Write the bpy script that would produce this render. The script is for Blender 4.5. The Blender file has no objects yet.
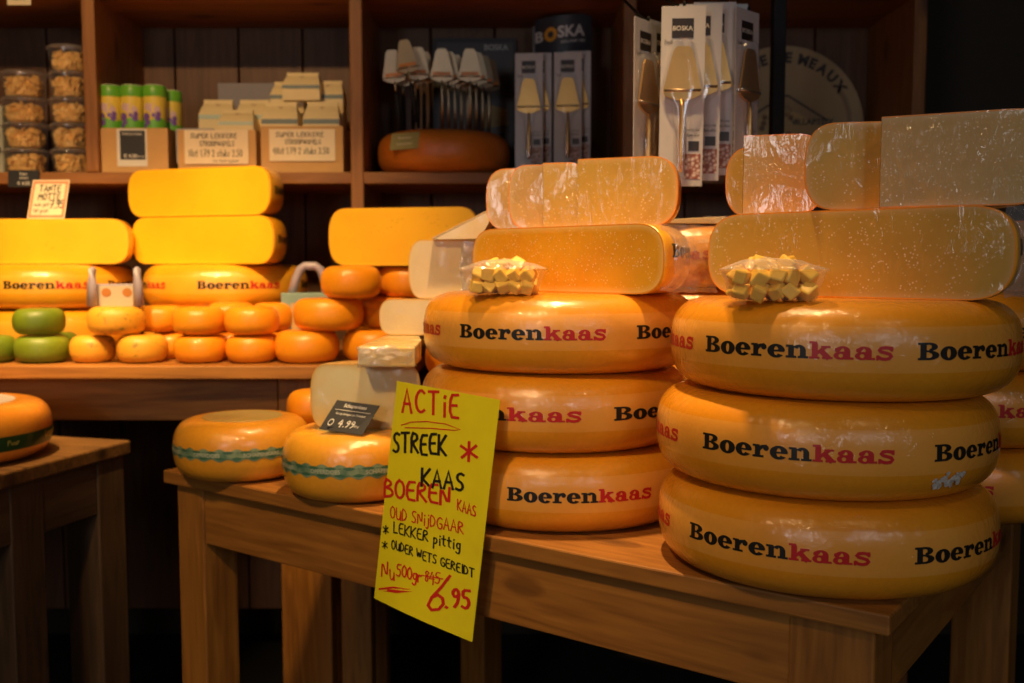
import bpy, math, random
from mathutils import Vector, Matrix, noise
random.seed(7)
PI = math.pi
sc = bpy.context.scene
COL = sc.collection
def R(d): return math.radians(d)

# ------------------------------------------------------------------ camera
EYE = Vector((0, 0, 1.13)); FPX = 1000.0; TP = 0.076
PITCH = math.atan(TP)
FW = Vector((0, math.cos(PITCH), -math.sin(PITCH))); UP = Vector((0, math.sin(PITCH), math.cos(PITCH)))
def ray(px, py): return Vector((1, 0, 0)) * ((px - 512) / FPX) + FW + UP * ((341.5 - py) / FPX)
def atY(px, py, Y):
    d = ray(px, py); return EYE + d * (Y / d.y)
def atZ(px, py, Z):
    d = ray(px, py); return EYE + d * ((Z - EYE.z) / d.z)
def proj(p):
    v = Vector(p) - EYE; z = v.dot(FW); return 512 + FPX * v.x / z, 341.5 - FPX * v.dot(UP) / z

cd = bpy.data.cameras.new('camera'); cam = bpy.data.objects.new('camera', cd); COL.objects.link(cam)
cam.location = EYE; cam.rotation_euler = (PI / 2 - PITCH, 0, 0)
cd.sensor_width = 36; cd.lens = 36 * FPX / 1024; cd.clip_start = .02
cd.dof.use_dof = True; cd.dof.focus_distance = 1.13; cd.dof.aperture_fstop = 5.6
sc.camera = cam

# ------------------------------------------------------------------ materials
MATS = {}
def new_mat(name):
    m = bpy.data.materials.new(name); m.use_nodes = True
    nt = m.node_tree; b = nt.nodes['Principled BSDF']
    return m, nt, b
def N(nt, t, **kw):
    n = nt.nodes.new(t)
    for k, v in kw.items():
        if k in n.inputs: n.inputs[k].default_value = v
        else: setattr(n, k, v)
    return n
def ramp(nt, fac, stops):
    r = nt.nodes.new('ShaderNodeValToRGB'); e = r.color_ramp.elements
    while len(e) > len(stops): e.remove(e[-1])
    while len(e) < len(stops): e.new(.5)
    for i, (p, c) in enumerate(stops):
        e[i].position = p; e[i].color = (*c, 1) if len(c) == 3 else c
    nt.links.new(fac, r.inputs[0]); return r.outputs[0]
def mix(nt, fac, a, b, mode='MIX'):
    m = nt.nodes.new('ShaderNodeMix'); m.data_type = 'RGBA'; m.blend_type = mode
    for s, v in ((0, fac), (6, a), (7, b)):
        if hasattr(v, 'is_linked') or isinstance(v, bpy.types.NodeSocket): nt.links.new(v, m.inputs[s])
        else: m.inputs[s].default_value = v if s == 0 else ((*v, 1) if len(v) == 3 else v)
    return m.outputs[2]
def math_(nt, op, a, b=0.5):
    m = nt.nodes.new('ShaderNodeMath'); m.operation = op
    for i, v in enumerate((a, b)):
        if isinstance(v, bpy.types.NodeSocket): nt.links.new(v, m.inputs[i])
        else: m.inputs[i].default_value = v
    return m.outputs[0]
def plain(name, col, rough=.5, metal=0, coat=0, spec=.5):
    if name in MATS: return MATS[name]
    m, nt, b = new_mat(name)
    tc = N(nt, 'ShaderNodeTexCoord'); n = N(nt, 'ShaderNodeTexNoise', Scale=30.0, Detail=3.0)
    nt.links.new(tc.outputs['Object'], n.inputs['Vector'])
    c = mix(nt, n.outputs[0], [x * .88 for x in col], [min(1, x * 1.08) for x in col])
    nt.links.new(c, b.inputs['Base Color'])
    b.inputs['Roughness'].default_value = rough; b.inputs['Metallic'].default_value = metal
    b.inputs['Coat Weight'].default_value = coat; b.inputs['Specular IOR Level'].default_value = spec
    MATS[name] = m; return m
def wood(name, dark, light, axis=0, rough=.55, scale=1.0):
    if name in MATS: return MATS[name]
    m, nt, b = new_mat(name)
    tc = N(nt, 'ShaderNodeTexCoord'); mp = N(nt, 'ShaderNodeMapping')
    s = [16 * scale] * 3; s[axis] = 1.3 * scale; mp.inputs['Scale'].default_value = s
    nt.links.new(tc.outputs['Object'], mp.inputs['Vector'])
    oi = N(nt, 'ShaderNodeObjectInfo')
    add = N(nt, 'ShaderNodeVectorMath'); add.operation = 'ADD'
    cmb = N(nt, 'ShaderNodeCombineXYZ'); rr = math_(nt, 'MULTIPLY', oi.outputs['Random'], 9.0)
    for i in range(3): nt.links.new(rr, cmb.inputs[i])
    nt.links.new(mp.outputs[0], add.inputs[0]); nt.links.new(cmb.outputs[0], add.inputs[1])
    n1 = N(nt, 'ShaderNodeTexNoise', Scale=1.2, Detail=5.0, Distortion=.6)
    nt.links.new(add.outputs[0], n1.inputs['Vector'])
    n2 = N(nt, 'ShaderNodeTexNoise', Scale=7.0, Detail=3.0); nt.links.new(add.outputs[0], n2.inputs['Vector'])
    # knots
    mp2 = N(nt, 'ShaderNodeMapping'); s2 = [7.0] * 3; s2[axis] = 3.2; mp2.inputs['Scale'].default_value = s2
    nt.links.new(tc.outputs['Object'], mp2.inputs['Vector'])
    add2 = N(nt, 'ShaderNodeVectorMath'); add2.operation = 'ADD'
    nt.links.new(mp2.outputs[0], add2.inputs[0]); nt.links.new(cmb.outputs[0], add2.inputs[1])
    vo = N(nt, 'ShaderNodeTexVoronoi', Scale=1.0); nt.links.new(add2.outputs[0], vo.inputs['Vector'])
    knot = ramp(nt, vo.outputs['Distance'], [(.04, (1, 1, 1)), (.16, (0, 0, 0))])
    ringn = math_(nt, 'SINE', math_(nt, 'MULTIPLY', math_(nt, 'ADD', n1.outputs[0], math_(nt, 'MULTIPLY', knot, .25)), 42.0))
    g = math_(nt, 'ADD', math_(nt, 'MULTIPLY', ringn, .08), math_(nt, 'MULTIPLY', math_(nt, 'ADD', n1.outputs[0], n2.outputs[0]), .5))
    mid = [(a + c) / 2 for a, c in zip(dark, light)]
    c = ramp(nt, g, [(.25, dark), (.5, mid), (.75, light)])
    c = mix(nt, knot, c, [x * .45 for x in dark])
    nt.links.new(c, b.inputs['Base Color'])
    b.inputs['Roughness'].default_value = rough
    bp = N(nt, 'ShaderNodeBump', Strength=.25, Distance=.002); nt.links.new(g, bp.inputs['Height'])
    nt.links.new(bp.outputs[0], b.inputs['Normal'])
    MATS[name] = m; return m
def rind(name, col, col2, rough=.38, coat=.9, band=None, spots=0, crinkle=.4, sub=.0, bump=.25):
    """waxed cheese rind; band=(z0,z1,colour) is the paler printed wrapper strip"""
    if name in MATS: return MATS[name]
    m, nt, b = new_mat(name)
    tc = N(nt, 'ShaderNodeTexCoord'); oi = N(nt, 'ShaderNodeObjectInfo')
    add = N(nt, 'ShaderNodeVectorMath'); add.operation = 'ADD'
    nt.links.new(tc.outputs['Object'], add.inputs[0]); nt.links.new(oi.outputs['Random'], add.inputs[1])
    n = N(nt, 'ShaderNodeTexNoise', Scale=9.0, Detail=4.0); nt.links.new(add.outputs[0], n.inputs['Vector'])
    c = ramp(nt, n.outputs[0], [(.3, col2), (.7, col)])
    f = N(nt, 'ShaderNodeTexNoise', Scale=160.0, Detail=2.0); nt.links.new(add.outputs[0], f.inputs['Vector'])
    c = mix(nt, math_(nt, 'MULTIPLY', f.outputs[0], .35), c, [x * .6 for x in col2])
    if spots:
        v = N(nt, 'ShaderNodeTexNoise', Scale=70.0, Detail=3.0); nt.links.new(add.outputs[0], v.inputs['Vector'])
        c = mix(nt, ramp(nt, v.outputs[0], [(.60, (0, 0, 0)), (.68, (spots, spots, spots))]), c, (.10, .13, .02))
    if band:
        sx = N(nt, 'ShaderNodeSeparateXYZ'); nt.links.new(tc.outputs['Object'], sx.inputs[0])
        a = math_(nt, 'GREATER_THAN', sx.outputs[2], band[0]); z = math_(nt, 'LESS_THAN', sx.outputs[2], band[1])
        fac = math_(nt, 'MULTIPLY', math_(nt, 'MULTIPLY', a, z), math_(nt, 'MULTIPLY', n.outputs[0], .9))
        c = mix(nt, fac, c, band[2])
    nt.links.new(c, b.inputs['Base Color'])
    b.inputs['Roughness'].default_value = rough
    b.inputs['Coat Weight'].default_value = coat; b.inputs['Coat Roughness'].default_value = .13
    if sub:
        b.inputs['Subsurface Weight'].default_value = sub; b.inputs['Subsurface Radius'].default_value = (.012, .006, .002)
        b.inputs['Subsurface Scale'].default_value = .6
    bp = N(nt, 'ShaderNodeBump', Strength=bump, Distance=.003)
    h = math_(nt, 'ADD', n.outputs[0], math_(nt, 'MULTIPLY', f.outputs[0], .12)); nt.links.new(h, bp.inputs['Height'])
    nt.links.new(bp.outputs[0], b.inputs['Normal'])
    cn = N(nt, 'ShaderNodeTexNoise', Scale=38.0, Detail=5.0, Distortion=2.2); nt.links.new(add.outputs[0], cn.inputs['Vector'])
    cb = N(nt, 'ShaderNodeBump', Strength=crinkle, Distance=.006); nt.links.new(cn.outputs[0], cb.inputs['Height'])
    nt.links.new(cb.outputs[0], b.inputs['Coat Normal'])
    MATS[name] = m; return m
def cutmat(name, col, col2, edge, rimc, rough=.5, coat=.0, crinkle=.0, specks=.5, holes=0, cover=.0):
    """cut face of a cheese: pale crystals, paler zone and dark rind line by the 'rim' attribute; coat = cling film"""
    if name in MATS: return MATS[name]
    m, nt, b = new_mat(name)
    tc = N(nt, 'ShaderNodeTexCoord'); oi = N(nt, 'ShaderNodeObjectInfo')
    add = N(nt, 'ShaderNodeVectorMath'); add.operation = 'ADD'
    nt.links.new(tc.outputs['Object'], add.inputs[0]); nt.links.new(oi.outputs['Random'], add.inputs[1])
    n = N(nt, 'ShaderNodeTexNoise', Scale=11.0, Detail=4.0); nt.links.new(add.outputs[0], n.inputs['Vector'])
    c = ramp(nt, n.outputs[0], [(.32, col2), (.68, col)])
    if specks:
        v = N(nt, 'ShaderNodeTexVoronoi', Scale=230.0); nt.links.new(add.outputs[0], v.inputs['Vector'])
        k = N(nt, 'ShaderNodeTexNoise', Scale=70.0, Detail=2.0); nt.links.new(add.outputs[0], k.inputs['Vector'])
        s = math_(nt, 'MULTIPLY', ramp(nt, v.outputs['Distance'], [(.12, (1, 1, 1)), (.3, (0, 0, 0))]),
                  ramp(nt, k.outputs[0], [(.42, (0, 0, 0)), (.56, (specks,) * 3)]))
        c = mix(nt, s, c, (.95, .82, .6))
    if holes:
        hm = N(nt, 'ShaderNodeMapping'); hm.inputs['Scale'].default_value = (60, 60, 200); nt.links.new(add.outputs[0], hm.inputs['Vector'])
        v = N(nt, 'ShaderNodeTexVoronoi', Scale=1.0); nt.links.new(hm.outputs[0], v.inputs['Vector'])
        k = N(nt, 'ShaderNodeTexNoise', Scale=14.0, Detail=1.0); nt.links.new(add.outputs[0], k.inputs['Vector'])
        s = math_(nt, 'MULTIPLY', ramp(nt, v.outputs['Distance'], [(.1, (1, 1, 1)), (.24, (0, 0, 0))]),
                  ramp(nt, k.outputs[0], [(.58, (0, 0, 0)), (.66, (holes,) * 3)]))
        c = mix(nt, s, c, [x * .4 for x in col2])
    at = N(nt, 'ShaderNodeAttribute'); at.attribute_name = 'rim'
    c = mix(nt, ramp(nt, at.outputs['Fac'], [(.0, (0, 0, 0)), (.8, (1, 1, 1))]), c, edge)
    c = mix(nt, ramp(nt, at.outputs['Fac'], [(.86, (0, 0, 0)), (.95, (1, 1, 1))]), c, rimc)
    nt.links.new(c, b.inputs['Base Color'])
    b.inputs['Roughness'].default_value = rough
    b.inputs['Subsurface Weight'].default_value = .15; b.inputs['Subsurface Radius'].default_value = (.012, .006, .002)
    b.inputs['Subsurface Scale'].default_value = .6
    b.inputs['Coat Weight'].default_value = coat; b.inputs['Coat Roughness'].default_value = .06
    bp = N(nt, 'ShaderNodeBump', Strength=.25, Distance=.002); nt.links.new(n.outputs[0], bp.inputs['Height'])
    nt.links.new(bp.outputs[0], b.inputs['Normal'])
    if crinkle:
        mp = N(nt, 'ShaderNodeMapping'); mp.inputs['Rotation'].default_value = (0, .5, 0); mp.inputs['Scale'].default_value = (1.6, 1, .6)
        nt.links.new(add.outputs[0], mp.inputs['Vector'])
        cn = N(nt, 'ShaderNodeTexNoise', Scale=42.0, Detail=3.5, Distortion=1.0); nt.links.new(mp.outputs[0], cn.inputs['Vector'])
        mk = N(nt, 'ShaderNodeTexNoise', Scale=13.0, Detail=1.0); nt.links.new(add.outputs[0], mk.inputs['Vector'])
        hm_ = math_(nt, 'MULTIPLY', cn.outputs[0], ramp(nt, mk.outputs[0], [(.42, (.12, .12, .12)), (.62, (1, 1, 1))]))
        cb = N(nt, 'ShaderNodeBump', Strength=crinkle, Distance=.02); nt.links.new(hm_, cb.inputs['Height'])
        nt.links.new(cb.outputs[0], b.inputs['Coat Normal'])
    MATS[name] = m; return m
def film(name, alpha=.25, col=(.9, .9, .92), crinkle=.6, scale=45, rough=.08):
    if name in MATS: return MATS[name]
    m, nt, b = new_mat(name)
    nt.nodes.remove(b); out = nt.nodes['Material Output']
    tr = N(nt, 'ShaderNodeBsdfTransparent'); gl = N(nt, 'ShaderNodeBsdfGlossy', Roughness=rough); gl.inputs['Color'].default_value = (*col, 1)
    df = N(nt, 'ShaderNodeBsdfDiffuse'); df.inputs['Color'].default_value = (*col, 1)
    m1 = N(nt, 'ShaderNodeMixShader'); m1.inputs[0].default_value = .35
    nt.links.new(gl.outputs[0], m1.inputs[1]); nt.links.new(df.outputs[0], m1.inputs[2])
    fr = N(nt, 'ShaderNodeLayerWeight', Blend=.5)
    tc = N(nt, 'ShaderNodeTexCoord'); cn = N(nt, 'ShaderNodeTexNoise', Scale=float(scale), Detail=5.0, Distortion=1.5)
    nt.links.new(tc.outputs['Object'], cn.inputs['Vector'])
    cb = N(nt, 'ShaderNodeBump', Strength=crinkle, Distance=.005); nt.links.new(cn.outputs[0], cb.inputs['Height'])
    for s in (gl, fr): nt.links.new(cb.outputs[0], s.inputs['Normal'])
    f = math_(nt, 'ADD', math_(nt, 'MULTIPLY', math_(nt, 'POWER', fr.outputs['Facing'], 4.0), .55), alpha + .035)
    m2 = N(nt, 'ShaderNodeMixShader'); nt.links.new(f, m2.inputs[0])
    nt.links.new(tr.outputs[0], m2.inputs[1]); nt.links.new(m1.outputs[0], m2.inputs[2])
    nt.links.new(m2.outputs[0], out.inputs['Surface'])
    MATS[name] = m; return m

# ------------------------------------------------------------------ object helpers
def mesh(name, vf, mat, parent=None, smooth=False, loc=(0, 0, 0), rot=(0, 0, 0), attr=None):
    v, f = vf
    me = bpy.data.meshes.new(name); me.from_pydata([tuple(p) for p in v], [], f); me.update()
    if smooth:
        for p in me.polygons: p.use_smooth = True
    if mat: me.materials.append(mat)
    if attr is not None:
        a = me.attributes.new('rim', 'FLOAT', 'POINT'); a.data.foreach_set('value', attr)
    o = bpy.data.objects.new(name, me); COL.objects.link(o)
    o.location = loc; o.rotation_euler = rot
    if parent: o.parent = parent
    return o
def tag(o, label=None, cat=None, group=None, kind=None):
    if label: o['label'] = label
    if cat: o['category'] = cat
    if group: o['group'] = group
    if kind: o['kind'] = kind
    return o
def thing(name, label, cat, loc=(0, 0, 0), rz=0, group=None):
    o = bpy.data.objects.new(name, None); COL.objects.link(o); o.empty_display_size = .05
    o.location = loc; o.rotation_euler = (0, 0, rz); return tag(o, label, cat, group)
def copy_tree(o, parent=None):
    c = o.copy(); COL.objects.link(c); c.parent = parent
    for ch in list(o.children): copy_tree(ch, c)
    return c
def join(*vfs):
    V, F = [], []
    for v, f in vfs:
        k = len(V); V += [tuple(p) for p in v]; F += [tuple(i + k for i in q) for q in f]
    return V, F
def xf(vf, M): return [M @ Vector(p) for p in vf[0]], vf[1]
def box(x0, x1, y0, y1, z0, z1, bv=.0):
    if bv <= 0:
        v = [(x, y, z) for x in (x0, x1) for y in (y0, y1) for z in (z0, z1)]
        return v, [(0, 1, 3, 2), (4, 6, 7, 5), (0, 4, 5, 1), (2, 3, 7, 6), (0, 2, 6, 4), (1, 5, 7, 3)]
    import bmesh
    bm = bmesh.new(); bmesh.ops.create_cube(bm, size=1)
    for q in bm.verts:
        q.co = Vector(((x0 + x1) / 2 + q.co.x * (x1 - x0), (y0 + y1) / 2 + q.co.y * (y1 - y0), (z0 + z1) / 2 + q.co.z * (z1 - z0)))
    bmesh.ops.bevel(bm, geom=bm.edges[:], offset=bv, segments=2, affect='EDGES', profile=.5)
    bm.verts.index_update()
    r = [tuple(q.co) for q in bm.verts], [tuple(q.index for q in f.verts) for f in bm.faces]; bm.free(); return r
def lathe(prof, n=64, a0=0, a1=2 * PI):
    full = abs(a1 - a0 - 2 * PI) < 1e-6
    cols = n if full else n + 1
    V, F = [], []
    for i in range(cols):
        a = a0 + (a1 - a0) * i / n
        for r, z in prof: V.append((r * math.cos(a), r * math.sin(a), z))
    m = len(prof)
    for i in range(n):
        j = (i + 1) % cols
        for k in range(m - 1): F.append((i * m + k, j * m + k, j * m + k + 1, i * m + k + 1))
    return V, F
def tube(pts, r, n=10, cap=True):
    pts = [Vector(p) for p in pts]; rs = r if isinstance(r, (list, tuple)) else [r] * len(pts)
    V, F = [], []
    for i, p in enumerate(pts):
        t = (pts[min(i + 1, len(pts) - 1)] - pts[max(i - 1, 0)]).normalized()
        s = t.cross(Vector((0, 0, 1)));
        if s.length < .05: s = t.cross(Vector((1, 0, 0)))
        s.normalize(); u = s.cross(t)
        for k in range(n):
            a = 2 * PI * k / n; V.append(p + s * math.cos(a) * rs[i] + u * math.sin(a) * rs[i])
    for i in range(len(pts) - 1):
        for k in range(n): F.append((i * n + k, i * n + (k + 1) % n, (i + 1) * n + (k + 1) % n, (i + 1) * n + k))
    if cap: F.append(tuple(range(n - 1, -1, -1))); F.append(tuple((len(pts) - 1) * n + k for k in range(n)))
    return V, F
def prism(poly, y0, y1):
    """xz polygon extruded along y"""
    n = len(poly); V = [(x, y0, z) for x, z in poly] + [(x, y1, z) for x, z in poly]
    return V, [tuple(range(n)), tuple(range(2 * n - 1, n - 1, -1))] + [(i, i + n, (i + 1) % n + n, (i + 1) % n) for i in range(n)]

# ---------------- slab letters of the wheel band (cap height 1)
def g_rect(x0, y0, x1, y1):
    n = max(1, int((x1 - x0) / .12 + .99)); V, F = [], []
    for i in range(n + 1):
        x = x0 + (x1 - x0) * i / n; V += [(x, y0), (x, y1)]
    for i in range(n): F.append((2 * i, 2 * i + 2, 2 * i + 3, 2 * i + 1))
    return V, F
def g_ring(cx, cy, rx, ry, ix, iy, a0=0, a1=360):
    n = max(4, int((a1 - a0) / 12)); V, F = [], []
    for i in range(n + 1):
        a = R(a0 + (a1 - a0) * i / n); c, s = math.cos(a), math.sin(a); V += [(cx + ix * c, cy + iy * s), (cx + rx * c, cy + ry * s)]
    for i in range(n): F.append((2 * i, 2 * i + 1, 2 * i + 3, 2 * i + 2))
    return V, F
def g_stroke(pts, w):
    ps = [Vector((p[0], p[1])) for p in pts]; V, F = [], []; n = len(ps)
    for i, p in enumerate(ps):
        a = (p - ps[i - 1]).normalized() if i > 0 else None
        b = (ps[i + 1] - p).normalized() if i < n - 1 else None
        t = (a + b) if a is not None and b is not None else (a if a is not None else b)
        if t.length < 1e-4: t = b
        t = t.normalized(); k = 1
        if a is not None and b is not None: k = min(1.6, 1 / max(.3, abs(t.dot(a))))
        nn = Vector((-t.y, t.x)) * w * .5 * k; e = Vector((0, 0))
        if a is None: e = -b * w * .35
        if b is None: e = a * w * .35
        V += [tuple(p + nn + e), tuple(p - nn + e)]
    for i in range(n - 1): F.append((2 * i, 2 * i + 1, 2 * i + 3, 2 * i + 2))
    return V, F
def gj(*g):
    V, F = [], []
    for v, f in g:
        k = len(V); V += v; F += [tuple(i + k for i in q) for q in f]
    return V, F
SLAB = {
 'B': (1.30, gj(g_rect(0, 0, .66, .13), g_rect(0, .87, .66, 1), g_rect(.14, .1, .50, .9), g_rect(.45, .45, .75, .56),
       g_ring(.66, .755, .50, .245, .13, .115, -90, 90), g_ring(.66, .27, .60, .27, .18, .14, -90, 90))),
 'o': (1.08, g_ring(.53, .37, .53, .41, .12, .26)),
 'e': (1.06, gj(g_ring(.52, .37, .52, .41, .13, .26, 0, 322), g_rect(.2, .32, 1.0, .43))),
 'r': (1.00, gj(g_rect(0, 0, .66, .13), g_rect(0, .63, .42, .76), g_rect(.14, .1, .46, .7), g_stroke([(.4, .45), (.55, .64), (.78, .68)], .19), g_ring(.80, .57, .17, .17, .0, .0))),
 'n': (1.28, gj(g_rect(0, 0, .60, .13), g_rect(0, .63, .42, .76), g_rect(.14, .1, .46, .7), g_rect(.80, .1, 1.12, .48), g_rect(.68, 0, 1.26, .13),
       g_ring(.74, .44, .38, .34, .07, .18, 0, 150))),
 'k': (1.28, gj(g_rect(0, 0, .56, .13), g_rect(0, .87, .42, 1), g_rect(.14, .1, .46, .9), g_stroke([(.42, .30), (.9, .68)], .15), g_rect(.64, .64, 1.14, .76),
       g_stroke([(.62, .48), (1.0, .1)], .30), g_rect(.70, 0, 1.26, .13))),
 'a': (1.10, gj(g_ring(.38, .22, .38, .235, .12, .11), g_rect(.56, .05, .88, .5), g_rect(.6, 0, 1.06, .13), g_ring(.48, .48, .40, .29, .09, .17, 0, 165), g_ring(.2, .54, .15, .13, 0, 0),
       g_rect(.4, .36, .6, .46))),
 's': (.98, gj(g_stroke([(.82, .60), (.68, .69), (.48, .71), (.26, .68), (.17, .57), (.26, .47), (.5, .41), (.72, .34), (.80, .22), (.70, .09), (.48, .05), (.26, .08), (.10, .18)], .19),
       g_rect(.76, .5, .90, .78), g_rect(.0, -.02, .14, .27))),
}
def slab_text(s):
    x = 0; parts = []
    for ch in s:
        w, (v, f) = SLAB[ch]; parts.append(([(p[0] + x, p[1]) for p in v], f)); x += w + .02
    return gj(*parts), x
# ---------------- stroke letters (hand writing); box 0..0.7 x 0..1
SF = {
 'A': [[(0, 0), (.32, 1), (.62, 0)], [(.1, .38), (.54, .38)]], 'B': [[(0, 0), (.03, 1), (.42, .88), (.45, .68), (.06, .53), (.55, .42), (.58, .12), (0, 0)]],
 'C': [[(.6, .85), (.38, 1), (.1, .8), (0, .45), (.12, .1), (.38, 0), (.6, .12)]], 'D': [[(0, 0), (0, 1), (.4, .85), (.58, .5), (.4, .12), (0, 0)]],
 'E': [[(.55, 1), (.05, .97), (0, .02), (.55, 0)], [(.03, .52), (.45, .54)]], 'F': [[(.55, 1), (.05, .97), (0, 0)], [(.03, .52), (.45, .54)]],
 'G': [[(.6, .85), (.38, 1), (.1, .8), (0, .45), (.12, .1), (.38, 0), (.6, .15), (.6, .45), (.35, .45)]], 'H': [[(0, 0), (0, 1)], [(.55, 0), (.55, 1)], [(0, .5), (.55, .5)]],
 'I': [[(.1, 0), (.12, 1)]], 'J': [[(.5, 1), (.48, .2), (.3, 0), (.05, .12)]], 'K': [[(0, 0), (.03, 1)], [(.6, 1), (.05, .42), (.6, 0)]],
 'L': [[(.02, 1), (0, 0), (.5, .02)]], 'M': [[(0, 0), (.05, 1), (.35, .35), (.65, 1), (.7, 0)]], 'N': [[(0, 0), (.03, 1), (.52, .02), (.56, 1)]],
 'O': [[(.32, 1), (.06, .8), (0, .45), (.12, .08), (.35, 0), (.58, .2), (.62, .6), (.5, .9), (.26, .98)]], 'P': [[(0, 0), (.03, 1), (.5, .88), (.5, .6), (.04, .48)]],
 'R': [[(0, 0), (.03, 1), (.48, .9), (.5, .65), (.06, .5), (.58, 0)]], 'S': [[(.55, .9), (.32, 1), (.08, .82), (.15, .58), (.45, .42), (.5, .15), (.28, 0), (.02, .1)]],
 'T': [[(.3, 0), (.32, 1)], [(0, .97), (.65, 1)]], 'U': [[(0, 1), (.02, .2), (.25, 0), (.5, .15), (.55, 1), (.58, 0)]], 'V': [[(0, 1), (.28, 0), (.6, 1)]],
 'W': [[(0, 1), (.18, 0), (.38, .8), (.58, 0), (.78, 1)]], 'X': [[(0, 0), (.6, 1)], [(0, 1), (.6, 0)]], 'Z': [[(0, 1), (.55, 1), (0, 0), (.6, 0)]],
 '0': [[(.3, 1), (.05, .75), (.05, .25), (.3, 0), (.52, .25), (.52, .75), (.3, 1)]], '1': [[(.05, .75), (.25, 1), (.22, 0)]],
 '2': [[(.02, .8), (.25, 1), (.5, .8), (.4, .45), (0, 0), (.55, .02)]], '3': [[(.03, .9), (.3, 1), (.5, .78), (.2, .55), (.52, .3), (.3, 0), (0, .1)]],
 '4': [[(.3, 1), (0, .4), (.55, .4)], [(.42, .75), (.4, -.1)]], '5': [[(.55, 1), (.12, 1), (.06, .6), (.4, .6), (.52, .3), (.3, 0), (0, .1)]],
 '6': [[(.45, 1), (.12, .6), (.03, .25), (.28, 0), (.52, .2), (.42, .48), (.08, .35)]], '7': [[(0, .95), (.55, 1), (.2, 0)], [(.15, .5), (.5, .52)]],
 '8': [[(.5, .85), (.28, 1), (.08, .8), (.45, .35), (.28, 0), (.05, .25), (.45, .75), (.5, .85)]], '9': [[(.5, .7), (.25, .5), (.03, .75), (.28, 1), (.52, .85), (.45, .3), (.2, 0)]],
 '.': [[(.1, 0), (.16, .06)]], ',': [[(.15, .1), (.05, -.15)]], '*': [[(.05, .2), (.5, .8)], [(.02, .75), (.52, .25)], [(.28, .95), (.26, .05)]],
 'i': [[(.1, 0), (.12, .6)], [(.12, .82), (.15, .9)]], 'j': [[(.25, .6), (.22, -.1), (.1, -.3), (-.05, -.2)], [(.25, .82), (.28, .9)]],
 'p': [[(.08, .62), (.02, -.4)], [(.06, .5), (.3, .65), (.45, .4), (.3, .08), (.06, .1)]], 't': [[(.2, .95), (.18, .1), (.35, 0)], [(.0, .6), (.42, .64)]],
 'g': [[(.45, .55), (.2, .62), (.05, .35), (.2, .08), (.43, .2)], [(.46, .62), (.42, -.2), (.2, -.4), (0, -.25)]], 'r': [[(.03, .6), (.05, 0)], [(.05, .4), (.25, .6), (.4, .52)]],
 'e': [[(.05, .32), (.42, .36), (.35, .6), (.12, .55), (.05, .2), (.2, 0), (.42, .1)]], 'n': [[(.03, .6), (.05, 0)], [(.05, .4), (.25, .6), (.4, .4), (.42, 0)]],
 'k': [[(.03, 1), (.05, 0)], [(.4, .6), (.06, .25), (.42, 0)]], 's': [[(.4, .52), (.2, .6), (.08, .45), (.36, .2), (.22, 0), (.02, .08)]], 'u': [[(.03, .6), (.06, .12), (.22, 0), (.4, .15), (.42, .6), (.44, 0)]],
 'b': [[(.15, 1.05), (.03, .4), (.05, .05), (.35, .0), (.45, .25), (.3, .45), (.06, .35)]], 'l': [[(.1, 1), (.06, .1), (.2, 0)]], 'o': [[(.22, .6), (.04, .4), (.08, .08), (.28, 0), (.42, .25), (.35, .52), (.22, .6)]],
 'a': [[(.4, .52), (.18, .6), (.04, .3), (.15, .02), (.38, .15), (.42, .58), (.44, 0)]], 'd': [[(.4, .5), (.18, .6), (.04, .3), (.15, .02), (.38, .15)], [(.44, 1), (.42, 0)]],
 '-': [[(.05, .45), (.4, .45)]], ' ': [],
}
def write(s, x, y, h, w=None, rot=0, sp=.22, wob=.0, width=None):
    """strokes of a hand-written line as flat 2D geometry; w pen width; width: fit the length"""
    rnd = random.Random(s); parts = []; cx = 0; segs = []
    for ch in s:
        st = SF.get(ch, SF.get(ch.upper(), [])); mx = 0; dy = rnd.uniform(-wob, wob)
        for pl in st:
            mx = max(mx, max(p[0] for p in pl)); segs.append([(p[0] + cx, p[1] + dy) for p in pl])
        cx += (mx if st else .25) + sp
    k = h if width is None else width / max(cx - sp, .01)
    c, sn = math.cos(R(rot)), math.sin(R(rot))
    for pl in segs:
        q = [(p[0] * k, p[1] * h) for p in pl]
        if len(q) > 3:      # round the corners of hand strokes
            r = [q[0]]
            for a, b in zip(q, q[1:]): r += [(a[0] * .75 + b[0] * .25, a[1] * .75 + b[1] * .25), (a[0] * .25 + b[0] * .75, a[1] * .25 + b[1] * .75)]
            q = r + [q[-1]]
        q = [(x + a * c - b * sn, y + a * sn + b * c) for a, b in q]
        parts.append(g_stroke(q, w or h * .12))
    return gj(*parts)
def printed(s, size, bold=0.0):
    """built-in typeface -> 2D mesh, lower left at origin"""
    cu = bpy.data.curves.new('print', 'FONT'); cu.body = s; cu.size = size; cu.offset = bold * size; cu.resolution_u = 3
    o = bpy.data.objects.new('print', cu); COL.objects.link(o)
    dg = bpy.context.evaluated_depsgraph_get(); me = o.evaluated_get(dg).to_mesh()
    v = [(p.co.x, p.co.y) for p in me.vertices]; f = [tuple(q.vertices) for q in me.polygons]
    o.evaluated_get(dg).to_mesh_clear(); bpy.data.objects.remove(o); bpy.data.curves.remove(cu)
    if v:
        mx = min(a for a, _ in v); my = min(b for _, b in v); v = [(a - mx, b - my) for a, b in v]
    return v, f
def place2(g, fn): return [fn(x, y) for x, y in g[0]], g[1]
def shift(g, dx, dy): return [(a + dx, b + dy) for a, b in g[0]], g[1]
def gwidth(g): return max(a for a, _ in g[0])

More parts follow.
